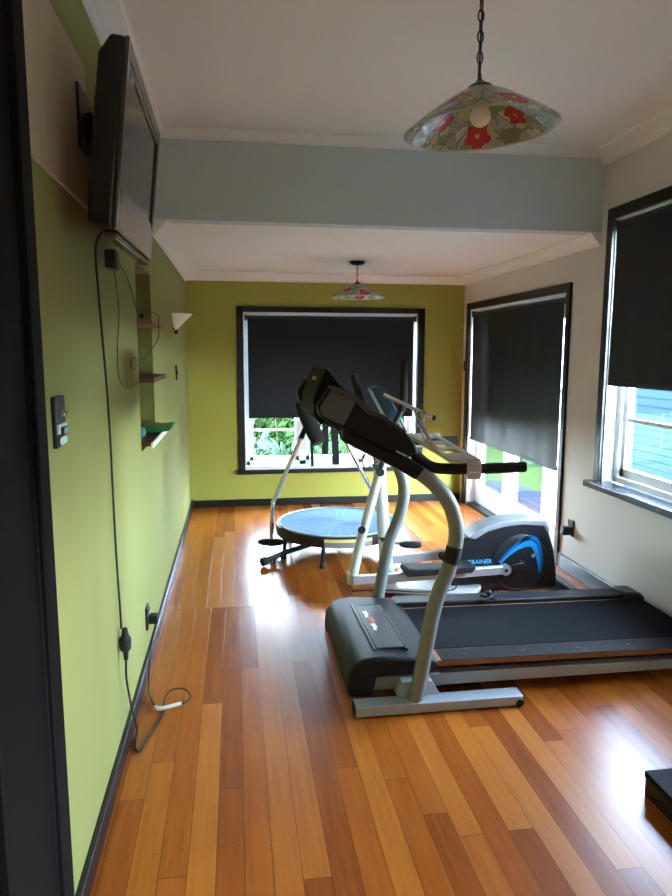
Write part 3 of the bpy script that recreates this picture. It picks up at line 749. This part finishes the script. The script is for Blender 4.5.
# console between the arms
cn = MB().prism([(.338, 1.32), (.338, 1.40), (.392, 1.528), (.406, 1.528), (.485, 1.425), (.47, 1.33), (.37, 1.28)], 'y', 2.94, 3.46).build('console', M['console_black'], tm, bevel=.014, seg=3)
for ya, yb in ((NYU+.04, 2.96), (3.44, FYU-.04)): MB().prism([(.36, 1.36), (.42, 1.40), (.45, 1.37), (.40, 1.32)], 'y', ya, yb).build('console_mount', M['black_plastic'], tm, bevel=.006)
MB().prism([(.394, 1.534), (.409, 1.532), (.489, 1.428), (.478, 1.424)], 'y', 2.932, 2.944).build('edge_trim', M['hood_light'], cn)
def plane_quad(mb, a, b, y0, y1, t):
    d = Vector((b[0]-a[0], 0, b[1]-a[1])).normalized(); nrm = Vector((-d.z, 0, d.x))
    v = [Vector((a[0], y0, a[1])), Vector((b[0], y0, b[1])), Vector((b[0], y1, b[1])), Vector((a[0], y1, a[1]))]
    A = [mb.bm.verts.new(p) for p in v]; B_ = [mb.bm.verts.new(p+nrm*t) for p in v]
    mb.bm.faces.new(A[::-1]); mb.bm.faces.new(B_)
    for i in range(4): mb.bm.faces.new((A[i], A[(i+1) % 4], B_[(i+1) % 4], B_[i]))
    return mb
plane_quad(MB(), (.3675, 1.470), (.374, 1.4855), 3.12, 3.27, .002).build('badge', M['tray'], cn)
plane_quad(MB(), (.411, 1.5215), (.468, 1.447), 2.98, 3.42, .004).build('display', M['screen'], cn)
# motor hood
hd = thing  # (name kept free)
HP = [(.478, .075), (.472, .05), (.476, .135), (.50, .185), (.545, .218), (.62, .226), (.845, .206), (.90, .19), (.905, .15), (.60, .12), (.56, .04), (.49, .04)]
HPn = [(.487, .04), (.474, .09), (.478, .145), (.502, .19), (.55, .219), (.63, .226), (.86, .204), (.905, .188), (.905, .155), (.615, .135), (.595, .04)]
hood = MB().prism(HPn, 'y', 2.83, 3.62).build('motor_hood', M['hood'], tm, bevel=.022, seg=4)
MB().prism([(.63, 2.93), (.765, 2.93), (.755, 3.47), (.62, 3.47)], 'z', .2075, .2275).build('recess_panel', M['hood_light'], hood, bevel=.003)
MB().prism([(.612, 2.915), (.622, 2.915), (.612, 3.485), (.602, 3.485)], 'z', .2205, .2295).box(.612, .768, 3.478, 3.49, .2075, .226).prism([(.768, 2.915), (.78, 2.915), (.77, 3.49), (.757, 3.49)], 'z', .2, .224).build('recess_rim', M['hood_light'], hood, bevel=.002)
# worn logo marks on the panel
MB().prism([(.645, 3.38), (.668, 3.385), (.672, 3.33), (.662, 3.325), (.666, 3.305), (.648, 3.30), (.652, 3.34)], 'z', .2276, .2284).build('logo', M['white_text'], hood)
MB().prism([(.655, 3.295), (.682, 3.30), (.692, 3.26), (.684, 3.225), (.662, 3.22), (.668, 3.26)], 'z', .2276, .2286).build('logo', M['red_text'], hood)
MB().prism([(.657, 3.21), (.680, 3.215), (.684, 3.16), (.672, 3.155), (.676, 3.13), (.658, 3.135), (.664, 3.17)], 'z', .2276, .2284).build('logo', M['white_text'], hood)
MB().box(.585, .92, 2.845, 2.88, .06, .125).build('side_bracket', M['steel_grey'], tm, bevel=.006)
# frame rails, deck, belt
for y0, y1 in ((2.875, 2.925), (3.565, 3.615)):
    MB().prism([(.60, .05), (2.36, .045), (2.36, .095), (.93, .108), (.90, .125), (.60, .125)], 'y', y0, y1).build('frame_rail', M['blue_grey'], tm, bevel=.004)
MB().prism([(.83, .155), (2.30, .137), (2.30, .165), (.83, .183)], 'y', 2.855, 3.60).build('running_deck', M['mdf'], tm, bevel=.002)
MB().prism([(.925, .1815), (2.28, .165), (2.28, .167), (.925, .1838)], 'y', 2.853, 2.968).build('deck_edge', M['deck_board'], tm)
MB().prism([(.80, .186), (2.34, .168), (2.365, .15), (2.365, .10), (2.34, .08), (.86, .10), (.80, .12)], 'y', 2.97, 3.50).build('belt', M['belt'], tm, bevel=.01, seg=3)
MB().cyl((2.33, 2.88, .125), (2.33, 3.61, .125), .028).build('rear_roller', M['steel_grey'], tm)
fr_ = MB().prism([(.86, .165), (2.24, .15), (2.24, .19), (.88, .212), (.86, .205)], 'y', 3.51, 3.63).build('foot_rail', M['hood'], tm, bevel=.008)
MB().prism([(2.235, .06), (2.37, .06), (2.37, .17), (2.34, .198), (2.235, .205)], 'y', 3.50, 3.64).build_each('end_cap', M['black_plastic'], tm, bevel=.012)
w = MB().cyl((1.40, 3.50, .206), (1.40, 3.50, .245), .007).ball((1.40, 3.50, .25), .016).bar((1.35, 3.47, .215), (1.46, 3.53, .225), .01, .012).bar((1.44, 3.47, .215), (1.36, 3.53, .225), .01, .012)
w.build('latch', M['black_plastic'], tm, bevel=.002)
w = MB()
for (xx, yy) in ((1.05, 2.90), (1.35, 2.91), (1.62, 2.90), (1.9, 2.91)): w.cyl((xx, yy, .182-.0118*(xx-.925)), (xx, yy, .186-.0118*(xx-.925)), .008, 12)
w.build_each('screw', M['hood_light'], tm)
w = MB()
for xx in (2.28,):
    w.cyl((xx, 2.90, .0), (xx, 2.90, .05), .025).cyl((xx, 3.59, .0), (xx, 3.59, .05), .025)
w.build_each('rear_foot', M['rubber'], tm)

# shelf clipped across the hand rails
ts = thing('handrail_shelf', 'grey plastic shelf with slots clipped across the treadmill handrails', 'shelf', (1.0, 3.2, 1.126))
w = MB()
N0, N1, F0, F1 = (.905, 2.745), (1.04, 2.74), (1.13, 3.71), (.955, 3.71)
def lerp(a, b, t): return (a[0]+(b[0]-a[0])*t, a[1]+(b[1]-a[1])*t)
def q4(a0, a1, b0, b1):
    """strip in the shelf's own (u across, v along) coordinates"""
    P = lambda u, v: lerp(lerp(N0, N1, u), lerp(F1, F0, u), v)
    w.prism([P(a0, b0), P(a1, b0), P(a1, b1), P(a0, b1)], 'z', 1.129, 1.143)
q4(0, .22, 0, 1); q4(.78, 1, 0, 1)
for b0, b1 in ((0, .2), (.36, .44), (.58, .66), (.82, 1)): q4(.22, .78, b0, b1)
w.build('slotted_top', M['tray'], ts, bevel=.003)
MB().box(.975, 1.04, 2.728, 2.736, 1.06, 1.138).box(.975, 1.04, 2.736, 2.79, 1.129, 1.142).build_each('clamp', M['tray'], ts, bevel=.003)
MB().box(.985, 1.03, 2.7245, 2.729, 1.088, 1.093).build('clamp_slot', M['white_text'], ts)
w = MB().box(.98, 1.16, 3.715, 3.722, 1.06, 1.139); w.build_each('clamp', M['tray'], ts, bevel=.003)

# wire book rest on the shelf
wr = thing('wire_book_rest', 'chrome wire book rest standing on the treadmill shelf', 'stand', (.95, 3.1, 1.141))
A_, B_ = Vector((.70, 3.16, 1.40)), Vector((.952, 3.16, 1.285))
rod = MB().tube([A_, A_*.5+B_*.5, B_], .009, 10, 3); rod.build('rod', M['chrome'], wr)
MB().ball(B_, .013).ball(A_*.2+B_*.8+Vector((0, -.004, .004)), .008).build_each('rod_tip', M['rubber'], wr)
for t, bx, by in ((.58, .925, 2.98), (.66, .935, 3.06), (.74, .95, 3.14), (.82, .965, 3.22), (.70, .955, 3.30)):
    p = A_.lerp(B_, t)
    MB().tube([p, (p.x*.4+bx*.6-.02, p.y*.5+by*.5, p.z*.5+.57), (bx, by, 1.146)], .005, 8, 5).build('wire', M['chrome'], wr)
MB().tube([(.92, 2.95, 1.1445), (.975, 3.33, 1.1445)], .0038, 8, 1).tube([(.86, 3.10, 1.255), (.90, 3.26, 1.235)], .0035, 8, 1).build_each('cross_wire', M['chrome'], wr)

# ------------------------------------------------------------------ elliptical trainer
el = thing('elliptical_trainer', 'black and silver elliptical trainer with blue flash behind the treadmill', 'exercise machine', (1.4, 4.25, 0))
E0, E1 = 4.15, 4.31
sh = [(1.40, .012), (1.395, .10), (1.45, .362), (1.516, .392), (1.64, .450), (1.761, .475), (1.882, .482), (2.03, .470), (2.067, .415), (2.112, .288), (2.137, .151), (2.148, .012)]
shr = MB().prism(sh, 'y', E0, E1).build('shroud', M['ell_black'], el, bevel=.018, seg=3)
cap = [(1.505, .385), (1.574, .436), (1.64, .467), (1.761, .492), (1.882, .500), (2.04, .488), (2.073, .42), (2.055, .40), (2.03, .445), (1.884, .462), (1.762, .452), (1.642, .424), (1.55, .375)]
MB().prism(cap, 'y', E0-.008, E1+.008).build('top_cap', M['cap_grey'], el, bevel=.006)
w = MB()
w.tube([(1.87+.19*math.cos(2*PI*k/40), E0-.001, .2+.19*math.sin(2*PI*k/40)) for k in range(40)], .006, 8, 1, closed=True)
w.build('disc_rim', M['ell_disc'], shr)
MB().lathe([(0, .006), (.17, .006), (.186, .0), (.186, -.004), (0, -.004)], (1.87, E0, .2), 48, Matrix.Rotation(PI/2, 4, 'X')).build('disc', M['ell_disc'], shr)
bo = [(1.717, .214), (1.769, .276), (1.848, .346), (1.901, .377), (1.948, .388), (1.990, .367), (2.012, .312), (2.025, .25), (2.028, .16)]
bi_ = [(1.734, .2), (1.784, .248), (1.85, .292), (1.904, .31), (1.943, .309), (1.968, .275), (1.985, .225), (1.998, .175), (2.006, .12)]
def ribbon(a, b, d0, d1):
    w = MB()
    for i in range(len(a)-1):
        w.prism([a[i], a[i+1], b[i+1], b[i]], 'y', d0, d1)
    bmesh.ops.remove_doubles(w.bm, verts=w.bm.verts, dist=1e-5)
    return w
def mixp(a, b, t): return [(p[0]+(q[0]-p[0])*t, p[1]+(q[1]-p[1])*t) for p, q in zip(a, b)]
M['blue2'] = mat('deep_blue_decal', lin(16, 104, 180), .4, var=.04)
ribbon(bo, mixp(bo, bi_, .33), E0-.0085, E0-.005).build('blue_flash', M['blue2'], shr)
ribbon(mixp(bo, bi_, .45), bi_, E0-.0085, E0-.005).build('blue_flash', M['blue'], shr)
MB().lathe([(0, .006), (.012, .005), (.014, 0), (0, 0)], (1.962, E0-.005, .245), 16, Matrix.Rotation(PI/2, 4, 'X')).build('badge', M['silver'], shr)
# vents under the lettering
w = MB()
for i in range(9):
    for j in range(4): w.box(1.43+i*.03, 1.45+i*.03, E0-.003, E0+.001, .03+j*.02, .042+j*.02)
w.build('vent', M['ell_disc'], shr)
def text(body, size, origin, mt, parent, name, ext=.0012):
    cu = bpy.data.curves.new(name, 'FONT'); cu.body = body; cu.size = size; cu.extrude = ext; cu.offset = size*.012
    ob = bpy.data.objects.new('tmp', cu); COL.objects.link(ob)
    dg = bpy.context.evaluated_depsgraph_get()
    me = bpy.data.meshes.new_from_object(ob.evaluated_get(dg))
    bpy.data.objects.remove(ob)
    w = MB(); w.bm.from_mesh(me)
    R_ = Matrix.Rotation(PI/2, 4, 'X')
    for v in w.bm.verts: v.co = (R_ @ v.co)+Vector(origin)
    return w.build(name, mt, parent, smooth=False)
text('XO', .042, (1.44, E0-.0015, .204), M['white_text'], shr, 'lettering')
text('TRAINER', .042, (1.505, E0-.0015, .204), M['cyan'], shr, 'lettering')
# crank, pedal arms
for s, yy, cz, cx, lz in ((0, E0-.055, .175, 1.745, .16), (1, E1+.055, .24, 1.995, .20)):
    MB().cyl((cx, yy-.022, cz), (cx, yy+.022, cz), .036).build('crank_hub', M['silver'], el)
    MB().cyl((1.87, E0-.004 if s == 0 else E1+.004, .2), (1.87, yy, .2), .02).bar((1.87, yy, .2), (cx, yy, cz), .02, .04).build('crank', M['ell_black'], el, bevel=.004)
    lx = .715 if s == 0 else 1.0
    MB().bar((cx, yy, cz), (lx, yy, lz-.01), .04, .06).build('pedal_arm', M['chrome_paint'], el, bevel=.008)
    MB().cyl((cx, yy-.026, cz), (cx, yy-.022, cz), .012).build('bolt', M['ell_black'], el)
    o_ = 0 if s == 0 else .32
    MB().prism([(1.04+o_, .215), (1.06+o_, .238), (1.12+o_, .228), (1.40+o_, .225), (1.50+o_, .238), (1.52+o_, .215), (1.49+o_, .185), (1.06+o_, .18)], 'y', yy-.075, yy+.06).build('pedal', M['rubber'], el, bevel=.008)
    w = MB()
    for k in range(12): w.box(1.12+o_+k*.024, 1.132+o_+k*.024, yy-.078, yy-.07, .192, .222)
    w.build('pedal_tread', M['hood_light'], el)
# swing arms
for s, yy in ((0, E0-.02), (1, E1+.02)):
    if s == 0:
        low = [(.724, yy, .13), (.735, yy, .22), (.795, yy, .47), (.895, yy, .845)]
        up = [(.895, yy, .845), (.965, yy, 1.09), (1.03, yy, 1.24)]
        gr = [(1.03, yy, 1.23), (1.045, yy, 1.32), (1.046, yy, 1.56)]
    else:
        low = [(1.0, yy, .19), (.985, yy, .3), (.95, yy, .56), (.925, yy, .845)]
        up = [(.925, yy, .845), (.87, yy, 1.09), (.82, yy, 1.22)]
        gr = [(.82, yy, 1.21), (.80, yy, 1.30), (.76, yy, 1.46)]
    MB().tube(low, [.034, .034, .030, .030], 16, 5).build('swing_arm', M['white_tube'], el)
    MB().tube(up, .018, 14, 5).build('handlebar', M['ell_black'], el)
    MB().tube(gr, .024, 14, 5).build('grip', M['foam'], el)
    if s == 0:
        MB().bar((.69, yy, .155), (.75, yy, .155), .05, .08).build('joint_block', M['white_tube'], el, bevel=.006)
        MB().tube([(.775, yy, .485), (.775, yy-.03, .485), (.775, yy-.032, .485), (.775, yy-.055, .485)], [.01, .01, .024, .026], 18, 1).build('knob', M['black_plastic'], el, bevel=.005)
MB().cyl((.895, E0-.055, .848), (.925, E1+.05, .848), .026).build('pivot', M['rubber'], el)
# mast and console
mast = [(1.02, 4.275, .06), (.985, 4.275, .16), (.96, 4.275, .42), (.935, 4.275, .815), (.93, 4.275, 1.06)]
MB().tube(mast, [.045, .045, .042, .036, .034], 18, 5).build('mast', M['white_tube'], el)
MB().tube([(.972, 4.275, .36), (.966, 4.275, .39)], .047, 18, 1).build('mast_ring', M['rubber'], el)
ecn = MB().prism([(.85, 1.372), (.905, 1.385), (.948, 1.37), (1.095, 1.10), (1.075, 1.065), (1.01, 1.07), (.93, 1.04), (.91, 1.07), (.955, 1.18)], 'y', 4.20, 4.36).build('console', M['teal'], el, bevel=.01)
MB().prism([(1.02, 1.19), (1.075, 1.09), (1.066, 1.085), (1.01, 1.185)], 'y', 4.194, 4.2).build('edge_strip', M['silver'], ecn)
MB().tube([(.90, 4.22, .90), (.82, 4.2, .86), (.80, 4.2, .92), (.85, 4.2, 1.0), (.91, 4.24, 1.04)], .004, 8).build('sensor_cable', M['black_plastic'], el)
# floor beams and cover plates
MB().prism([(.95, 4.17), (1.25, 4.08), (1.50, 4.0), (1.60, 4.13), (1.60, 4.31), (.95, 4.33)], 'z', .022, .062).build('base_cover', M['white_tube'], el, bevel=.012)
MB().box(1.0, 1.08, 4.0, 4.53, .0, .028).build('stabiliser', M['ell_black'], el, bevel=.008)
MB().box(2.16, 2.23, 3.99, 4.56, .0, .05).build('stabiliser', M['ell_black'], el, bevel=.012)
MB().tube([(.72, 4.13, .066), (.95, 4.09, .075), (1.15, 4.05, .066), (1.38, 4.06, .068), (1.42, 4.14, .1)], .005, 8).build('cable', M['black_plastic'], el)

# ------------------------------------------------------------------ mini trampoline with handle
tr = thing('mini_trampoline', 'round mini trampoline with a pale blue mat and a tall handlebar', 'trampoline', (.80, 5.27, 0))
cx, cy, R_ = .80, 5.27, .495
MB().lathe([(0, .236), (R_*.96, .240), (R_*.97, .236), (R_*.97, .232), (0, .228)], (cx, cy, 0), 64).build('bounce_mat', M['mat_blue'], tr)
M['stitch'] = mat('pale_stitching', lin(156, 186, 216), .9, spec=.1)
w = MB()
for k in range(30):
    a = 2*PI*k/30
    w.bar((cx+.06*math.cos(a), cy+.06*math.sin(a), .2385), (cx+R_*.93*math.cos(a), cy+R_*.93*math.sin(a), .2415), .004, .002)
w.build('stitching', M['stitch'], tr)
MB().lathe([(R_*.955, .244), (R_, .238), (R_+.006, .20), (R_, .16), (R_-.012, .16), (R_-.012, .20), (R_*.955, .236)], (cx, cy, 0), 72, close=True).build('skirt', M['black_plastic'], tr)
M['piping'] = mat('pale_grey_piping', lin(190, 198, 205), .5)
w = MB(); w.tube([(cx+R_*.965*math.cos(2*PI*k/64), cy+R_*.965*math.sin(2*PI*k/64), .245) for k in range(64)], .007, 8, 1, closed=True); w.build('piping', M['piping'], tr)
def arcstrip(a0, a1, z0, z1, m, name, off=.009):
    w = MB(); n = 12; g = []
    for i in range(n+1):
        a = math.radians(a0+(a1-a0)*i/n)
        g.append([w.bm.verts.new((cx+r_*math.cos(a), cy+r_*math.sin(a), z)) for r_ in (R_+off-.003, R_+off) for z in (z0, z1)])
    for i in range(n):
        A, B2 = g[i], g[i+1]
        for q in ((0, 1), (1, 3), (3, 2), (2, 0)): w.bm.faces.new((A[q[0]], A[q[1]], B2[q[1]], B2[q[0]]))
    w.bm.faces.new((g[0][0], g[0][1], g[0][3], g[0][2])); w.bm.faces.new((g[n][0], g[n][1], g[n][3], g[n][2]))
    w.build(name, m, tr, angle=60)
arcstrip(-110, -68, .205, .228, M['label_yellow'], 'label', .013)
arcstrip(-110, -68, .165, .204, M['label_grey'], 'label', .013)
for k in range(6):
    a = math.radians(20+60*k) if k != 4 else math.radians(-112)
    px, py = cx+(R_-.03)*math.cos(a), cy+(R_-.03)*math.sin(a)
    lg = MB().tube([(px, py, .17), (px+.015*math.cos(a), py+.015*math.sin(a), .02)], .016, 12, 1).build('leg', M['black_plastic'], tr)
    MB().lathe([(0, 0), (.026, 0), (.024, .03), (.018, .04), (0, .04)], (px+.016*math.cos(a), py+.016*math.sin(a), 0), 14).build('rubber_foot', M['rubber'], lg)
# stabiliser bar and handle
MB().tube([(.22, 5.28, .085), (.45, 5.24, .10), (.80, 5.17, .10), (1.15, 5.09, .10), (1.40, 5.04, .085)], .014, 12, 5).build('stabiliser_bar', M['silver'], tr)
for x0, x1, py in ((.15, .36, 5.275), (1.26, 1.44, 5.05)):
    xm = (x0+x1)/2; hl = (x1-x0)/2
    MB().lathe([(0, -hl), (.02, -hl*.95), (.034, -hl*.5), (.036, 0), (.034, hl*.6), (.022, hl*.97), (0, hl)], (xm, py, .087), 16, Matrix.Rotation(-.19, 4, 'Z') @ Matrix.Rotation(PI/2, 4, 'Y') @ Matrix.Diagonal((.8, 1.4, 1, 1))).build('pad', M['rubber'], tr)
lg = MB().tube([(.20, 4.93, .042), (.36, 5.02, .075), (.62, 5.10, .12)], [.022, .022, .016], 10, 1).build('folding_leg', M['black_plastic'], tr)
MB().cyl((.172, 4.915, .036), (.20, 4.93, .042), .034).cyl((.27, 4.99, .0), (.27, 4.99, .05), .012).build_each('rubber_foot', M['rubber'], lg)
for pts, fo in (([(.262, 5.235, .10), (.262, 5.235, .20), (.275, 5.235, .40), (.30, 5.235, .48), (.53, 5.22, 1.0), (.62, 5.21, 1.20)], [(.50, 5.222, .93), (.53, 5.22, 1.0), (.65, 5.20, 1.27)]),
                ([(1.19, 5.10, .10), (1.185, 5.12, .17), (1.165, 5.235, .30), (1.067, 5.235, .506), (.806, 5.22, .994), (.70, 5.21, 1.20)], [(.83, 5.222, .945), (.806, 5.22, .994), (.66, 5.20, 1.27)])):
    MB().tube(pts, .0165, 14, 6).build('handle_pole', M['chrome'], tr)
    MB().tube(fo, .021, 14, 4).build('pole_foam', M['foam'], tr)
MB().box(.235, .295, 5.205, 5.265, .07, .13).box(1.16, 1.22, 5.055, 5.125, .07, .13).build_each('clamp', M['black_plastic'], tr, bevel=.006)
MB().tube([(.50, 5.19, 1.22), (.535, 5.17, 1.12), (.585, 5.12, 1.0), (.624, 5.08, .912)], [.05, .06, .06, .056], 18, 5).build('foam_grip', M['foam'], tr)
MB().tube([(.50, 5.20, 1.24), (.65, 5.20, 1.31), (.80, 5.20, 1.24)], .03, 14, 5).build('crossbar', M['foam'], tr)
for a, b, wd in (((.57, 5.18, 1.10), (.585, 5.18, .71), .022), ((.69, 5.19, 1.10), (.685, 5.19, .80), .05), ((.755, 5.18, 1.10), (.77, 5.18, .72), .055)):
    A_, B_ = Vector(a), Vector(b)
    w = MB(); n = 8; g = []
    for i in range(n+1):
        p = A_.lerp(B_, i/n)+Vector((0, .012*math.sin(i*.9), 0))
        g.append([w.bm.verts.new(p+Vector((dx, dy, 0))) for dx, dy in ((-wd/2, -.002), (wd/2, -.002), (wd/2, .002), (-wd/2, .002))])
    for i in range(n):
        for k in range(4): w.bm.faces.new((g[i][k], g[i][(k+1) % 4], g[i+1][(k+1) % 4], g[i+1][k]))
    w.bm.faces.new(g[0]); w.bm.faces.new(g[n][::-1])
    w.build('strap', M['foam'], tr)

# ------------------------------------------------------------------ low black step in the near right corner
st = thing('exercise_step', 'low black step cut off by the lower right edge', 'step', (1.85, 1.7, 0))
MB().box(1.45, 2.15, 1.36, 2.075, .068, .092).build('top_board', M['jamb'], st, bevel=.003)
MB().box(1.453, 2.147, 1.363, 2.072, 0, .068).build('base', M['black_plastic'], st, bevel=.003)

# ------------------------------------------------------------------ outside
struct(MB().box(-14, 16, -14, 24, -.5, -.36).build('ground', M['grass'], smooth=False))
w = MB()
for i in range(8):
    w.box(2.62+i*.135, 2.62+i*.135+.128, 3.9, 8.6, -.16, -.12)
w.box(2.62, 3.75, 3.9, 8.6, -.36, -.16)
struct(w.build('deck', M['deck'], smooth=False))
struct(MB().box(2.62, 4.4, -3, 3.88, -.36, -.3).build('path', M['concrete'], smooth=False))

def clump(x, y, n, h, m, label, name='strap_leaf_plant', group='strap leaf plants outside the back window', flowers=0, spread=.36):
    rng = random.Random(int(x*100+y*7))
    root = thing(name, label, 'plant', (x, y, -.36), group)
    w = MB()
    for i in range(n):
        a = rng.random()*2*PI; L_ = h*(.7+.5*rng.random()); sp = spread*(.4+.8*rng.random()); wd = .016+.014*rng.random()
        d = Vector((math.cos(a), math.sin(a), 0)); s = Vector((-d.y, d.x, 0))
        prev = None
        for k in range(7):
            t = k/6
            p = Vector((x, y, -.36))+d*(.05+sp*t*t*1.1+.1*t)+Vector((0, 0, L_*(t*1.35-.62*t*t*t)))
            ww_ = wd*(1-t**2.2)+.002
            L1, R1 = w.bm.verts.new(p+s*ww_), w.bm.verts.new(p-s*ww_+Vector((0, 0, .004)))
            if prev: w.bm.faces.new((prev[0], prev[1], R1, L1))
            prev = (L1, R1)
    w.build('leaves', m, root)
    for i in range(flowers):
        a = rng.random()*2*PI; q = Vector((x+.25*math.cos(a), y+.2*math.sin(a), -.36))
        top = q+Vector((.08*math.cos(a), .08*math.sin(a), h*1.35))
        stm = MB().tube([q, (q+top)/2+Vector((.02, 0, 0)), top], .006, 6, 3).build('flower_stem', M['leaf'], root)
        w = MB()
        for k in range(14):
            e = rng.random()*2*PI; f = rng.random()*PI*.6
            w.ball(top+Vector((.05*math.cos(e)*math.sin(f), .05*math.sin(e)*math.sin(f), .04*math.cos(f))), .018, 8)
        w.build('flower_head', M['flower'], stm)
spots = [(.2, 8.7, 0, 0), (1.25, 8.6, 0, 0), (2.3, 8.8, 1, 0), (.72, 9.75, 1, 2), (1.8, 9.8, 0, 2), (-.3, 10.0, 0, 0), (.25, 10.9, 1, 2), (1.35, 10.9, 0, 0)]
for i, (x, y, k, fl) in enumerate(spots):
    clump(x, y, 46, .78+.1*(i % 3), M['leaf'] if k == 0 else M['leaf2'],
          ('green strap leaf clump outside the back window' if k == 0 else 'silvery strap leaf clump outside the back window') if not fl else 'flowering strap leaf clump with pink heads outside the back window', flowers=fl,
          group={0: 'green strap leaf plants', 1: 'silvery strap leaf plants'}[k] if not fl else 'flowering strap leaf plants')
def shrub(x, y, z, r, label, n=420):
    rng = random.Random(int(x*31+y*17))
    root = thing('shrub', label, 'shrub', (x, y, z), 'hedge shrubs')
    w = MB()
    for i in range(n):
        a, b = rng.random()*2*PI, math.acos(1-2*rng.random()); q = r*(.55+.45*rng.random())
        p = Vector((x+q*math.sin(b)*math.cos(a), y+q*math.sin(b)*math.sin(a), z+r*.95+q*.95*math.cos(b)))
        u = Vector((rng.uniform(-1, 1), rng.uniform(-1, 1), rng.uniform(-1, 1))).normalized(); v = u.orthogonal().normalized()
        s = .09+.07*rng.random()
        w.bm.faces.new([w.bm.verts.new(p+u*s), w.bm.verts.new(p+v*s*.5), w.bm.verts.new(p-u*s), w.bm.verts.new(p-v*s*.5)])
    w.build('foliage', M['bush'], root)
    w = MB()
    for k in range(5):
        a = k*1.3; w.tube([(x+.06*math.cos(a), y+.06*math.sin(a), z), (x+.3*r*math.cos(a), y+.3*r*math.sin(a), z+r)], [.03, .012], 8, 1)
    w.build('stems', M['bark'], root)
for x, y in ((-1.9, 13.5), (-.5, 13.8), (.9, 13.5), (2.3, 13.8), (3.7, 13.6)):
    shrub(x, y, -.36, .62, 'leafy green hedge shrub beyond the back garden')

# slatted boundary fence seen through the glazed doors, and the neighbour's weatherboard house
fn = thing('slat_fence', 'pale horizontal slat fence across the garden on the right', 'fence', (5.4, 7, -.36))
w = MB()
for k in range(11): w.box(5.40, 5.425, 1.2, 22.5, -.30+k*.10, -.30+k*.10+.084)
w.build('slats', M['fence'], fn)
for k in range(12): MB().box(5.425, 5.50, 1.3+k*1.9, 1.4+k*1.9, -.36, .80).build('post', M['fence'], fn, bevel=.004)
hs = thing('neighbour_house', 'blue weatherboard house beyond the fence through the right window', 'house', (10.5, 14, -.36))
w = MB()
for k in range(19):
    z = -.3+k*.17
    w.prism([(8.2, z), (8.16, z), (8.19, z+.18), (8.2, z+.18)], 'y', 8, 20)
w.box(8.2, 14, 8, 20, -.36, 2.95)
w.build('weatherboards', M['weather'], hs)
MB().prism([(7.7, 2.9), (11, 4.7), (14.5, 2.9)], 'y', 7.6, 20.4).build('roof', M['roof'], hs)
for y0 in (9.2, 15.2):
    f = MB().box(8.10, 8.2, y0, y0+.08, .7, 2.1).box(8.10, 8.2, y0+1.32, y0+1.4, .7, 2.1).box(8.10, 8.2, y0, y0+1.4, .62, .7).box(8.10, 8.2, y0, y0+1.4, 2.1, 2.18).box(8.12, 8.2, y0+.67, y0+.73, .7, 2.1).build('window_frame', M['white_frame'], hs, bevel=.004)
    MB().box(8.135, 8.145, y0+.08, y0+1.32, .7, 2.1).build('pane', M['screen'], f, smooth=False)

# ------------------------------------------------------------------ light
W = bpy.data.worlds.new('overcast_sky'); SC.world = W; W.use_nodes = True
nt = W.node_tree; bg = nt.nodes['Background']
tc = nd(nt, 'ShaderNodeTexCoord'); sx = nd(nt, 'ShaderNodeSeparateXYZ'); nt.links.new(tc.outputs['Generated'], sx.inputs[0])
rp = nd(nt, 'ShaderNodeValToRGB'); e = rp.color_ramp.elements
e[0].position = 0; e[0].color = (.77, .93, 1, 1); e[1].position = 1; e[1].color = (.10, .15, .26, 1)
q = e.new(.3); q.color = (.60, .80, 1, 1)
q = e.new(.6); q.color = (.34, .44, .62, 1)
nt.links.new(sx.outputs[2], rp.inputs[0]); nt.links.new(rp.outputs[0], bg.inputs['Color'])
bg.inputs['Strength'].default_value = 34
def portal(name, loc, rot, sx_, sy_):
    l = bpy.data.lights.new(name, 'AREA'); l.shape = 'RECTANGLE'; l.size = sx_; l.size_y = sy_; l.energy = 1
    l.cycles.is_portal = True
    o = bpy.data.objects.new(name, l); COL.objects.link(o); o.location = loc; o.rotation_euler = rot
portal('portal', (1.0, BY+.15, 1.2), (PI/2, 0, PI), 1.85, 1.62)
portal('portal', (RX+.16, 5.72, 1.0), (PI/2, 0, PI/2), 2.15, 2.05)
portal('portal', (RX+.16, -.6, .9), (PI/2, 0, PI/2), 1.8, .5)  # serves the unseen opening added in the hall wall
portal('portal', (RX+.16, 3.38, 1.6), (PI/2, 0, PI/2), 1.68, 1.72)

# ------------------------------------------------------------------ camera
cd = bpy.data.cameras.new('camera'); cam = bpy.data.objects.new('camera', cd); COL.objects.link(cam)
Rm = [[0.989141, -0.018721, 0.145774], [-0.146957, -0.139682, 0.979231], [0.00203, -0.990019, -0.140917]]
mw = Matrix([[Rm[i][0], -Rm[i][1], -Rm[i][2]] for i in range(3)]).to_4x4()
mw.translation = (0, 0, 1.6)
cam.matrix_world = mw
cd.sensor_width = 36; cd.lens = 673/896*36; cd.clip_start = .05
SC.camera = cam
SC.view_settings.view_transform = 'Standard'; SC.view_settings.look = 'None'; SC.view_settings.gamma = 1
SC.view_settings.exposure = 1.85
SC.cycles.use_denoising = True
SC.cycles.max_bounces = 12; SC.cycles.diffuse_bounces = 10; SC.cycles.transparent_max_bounces = 12
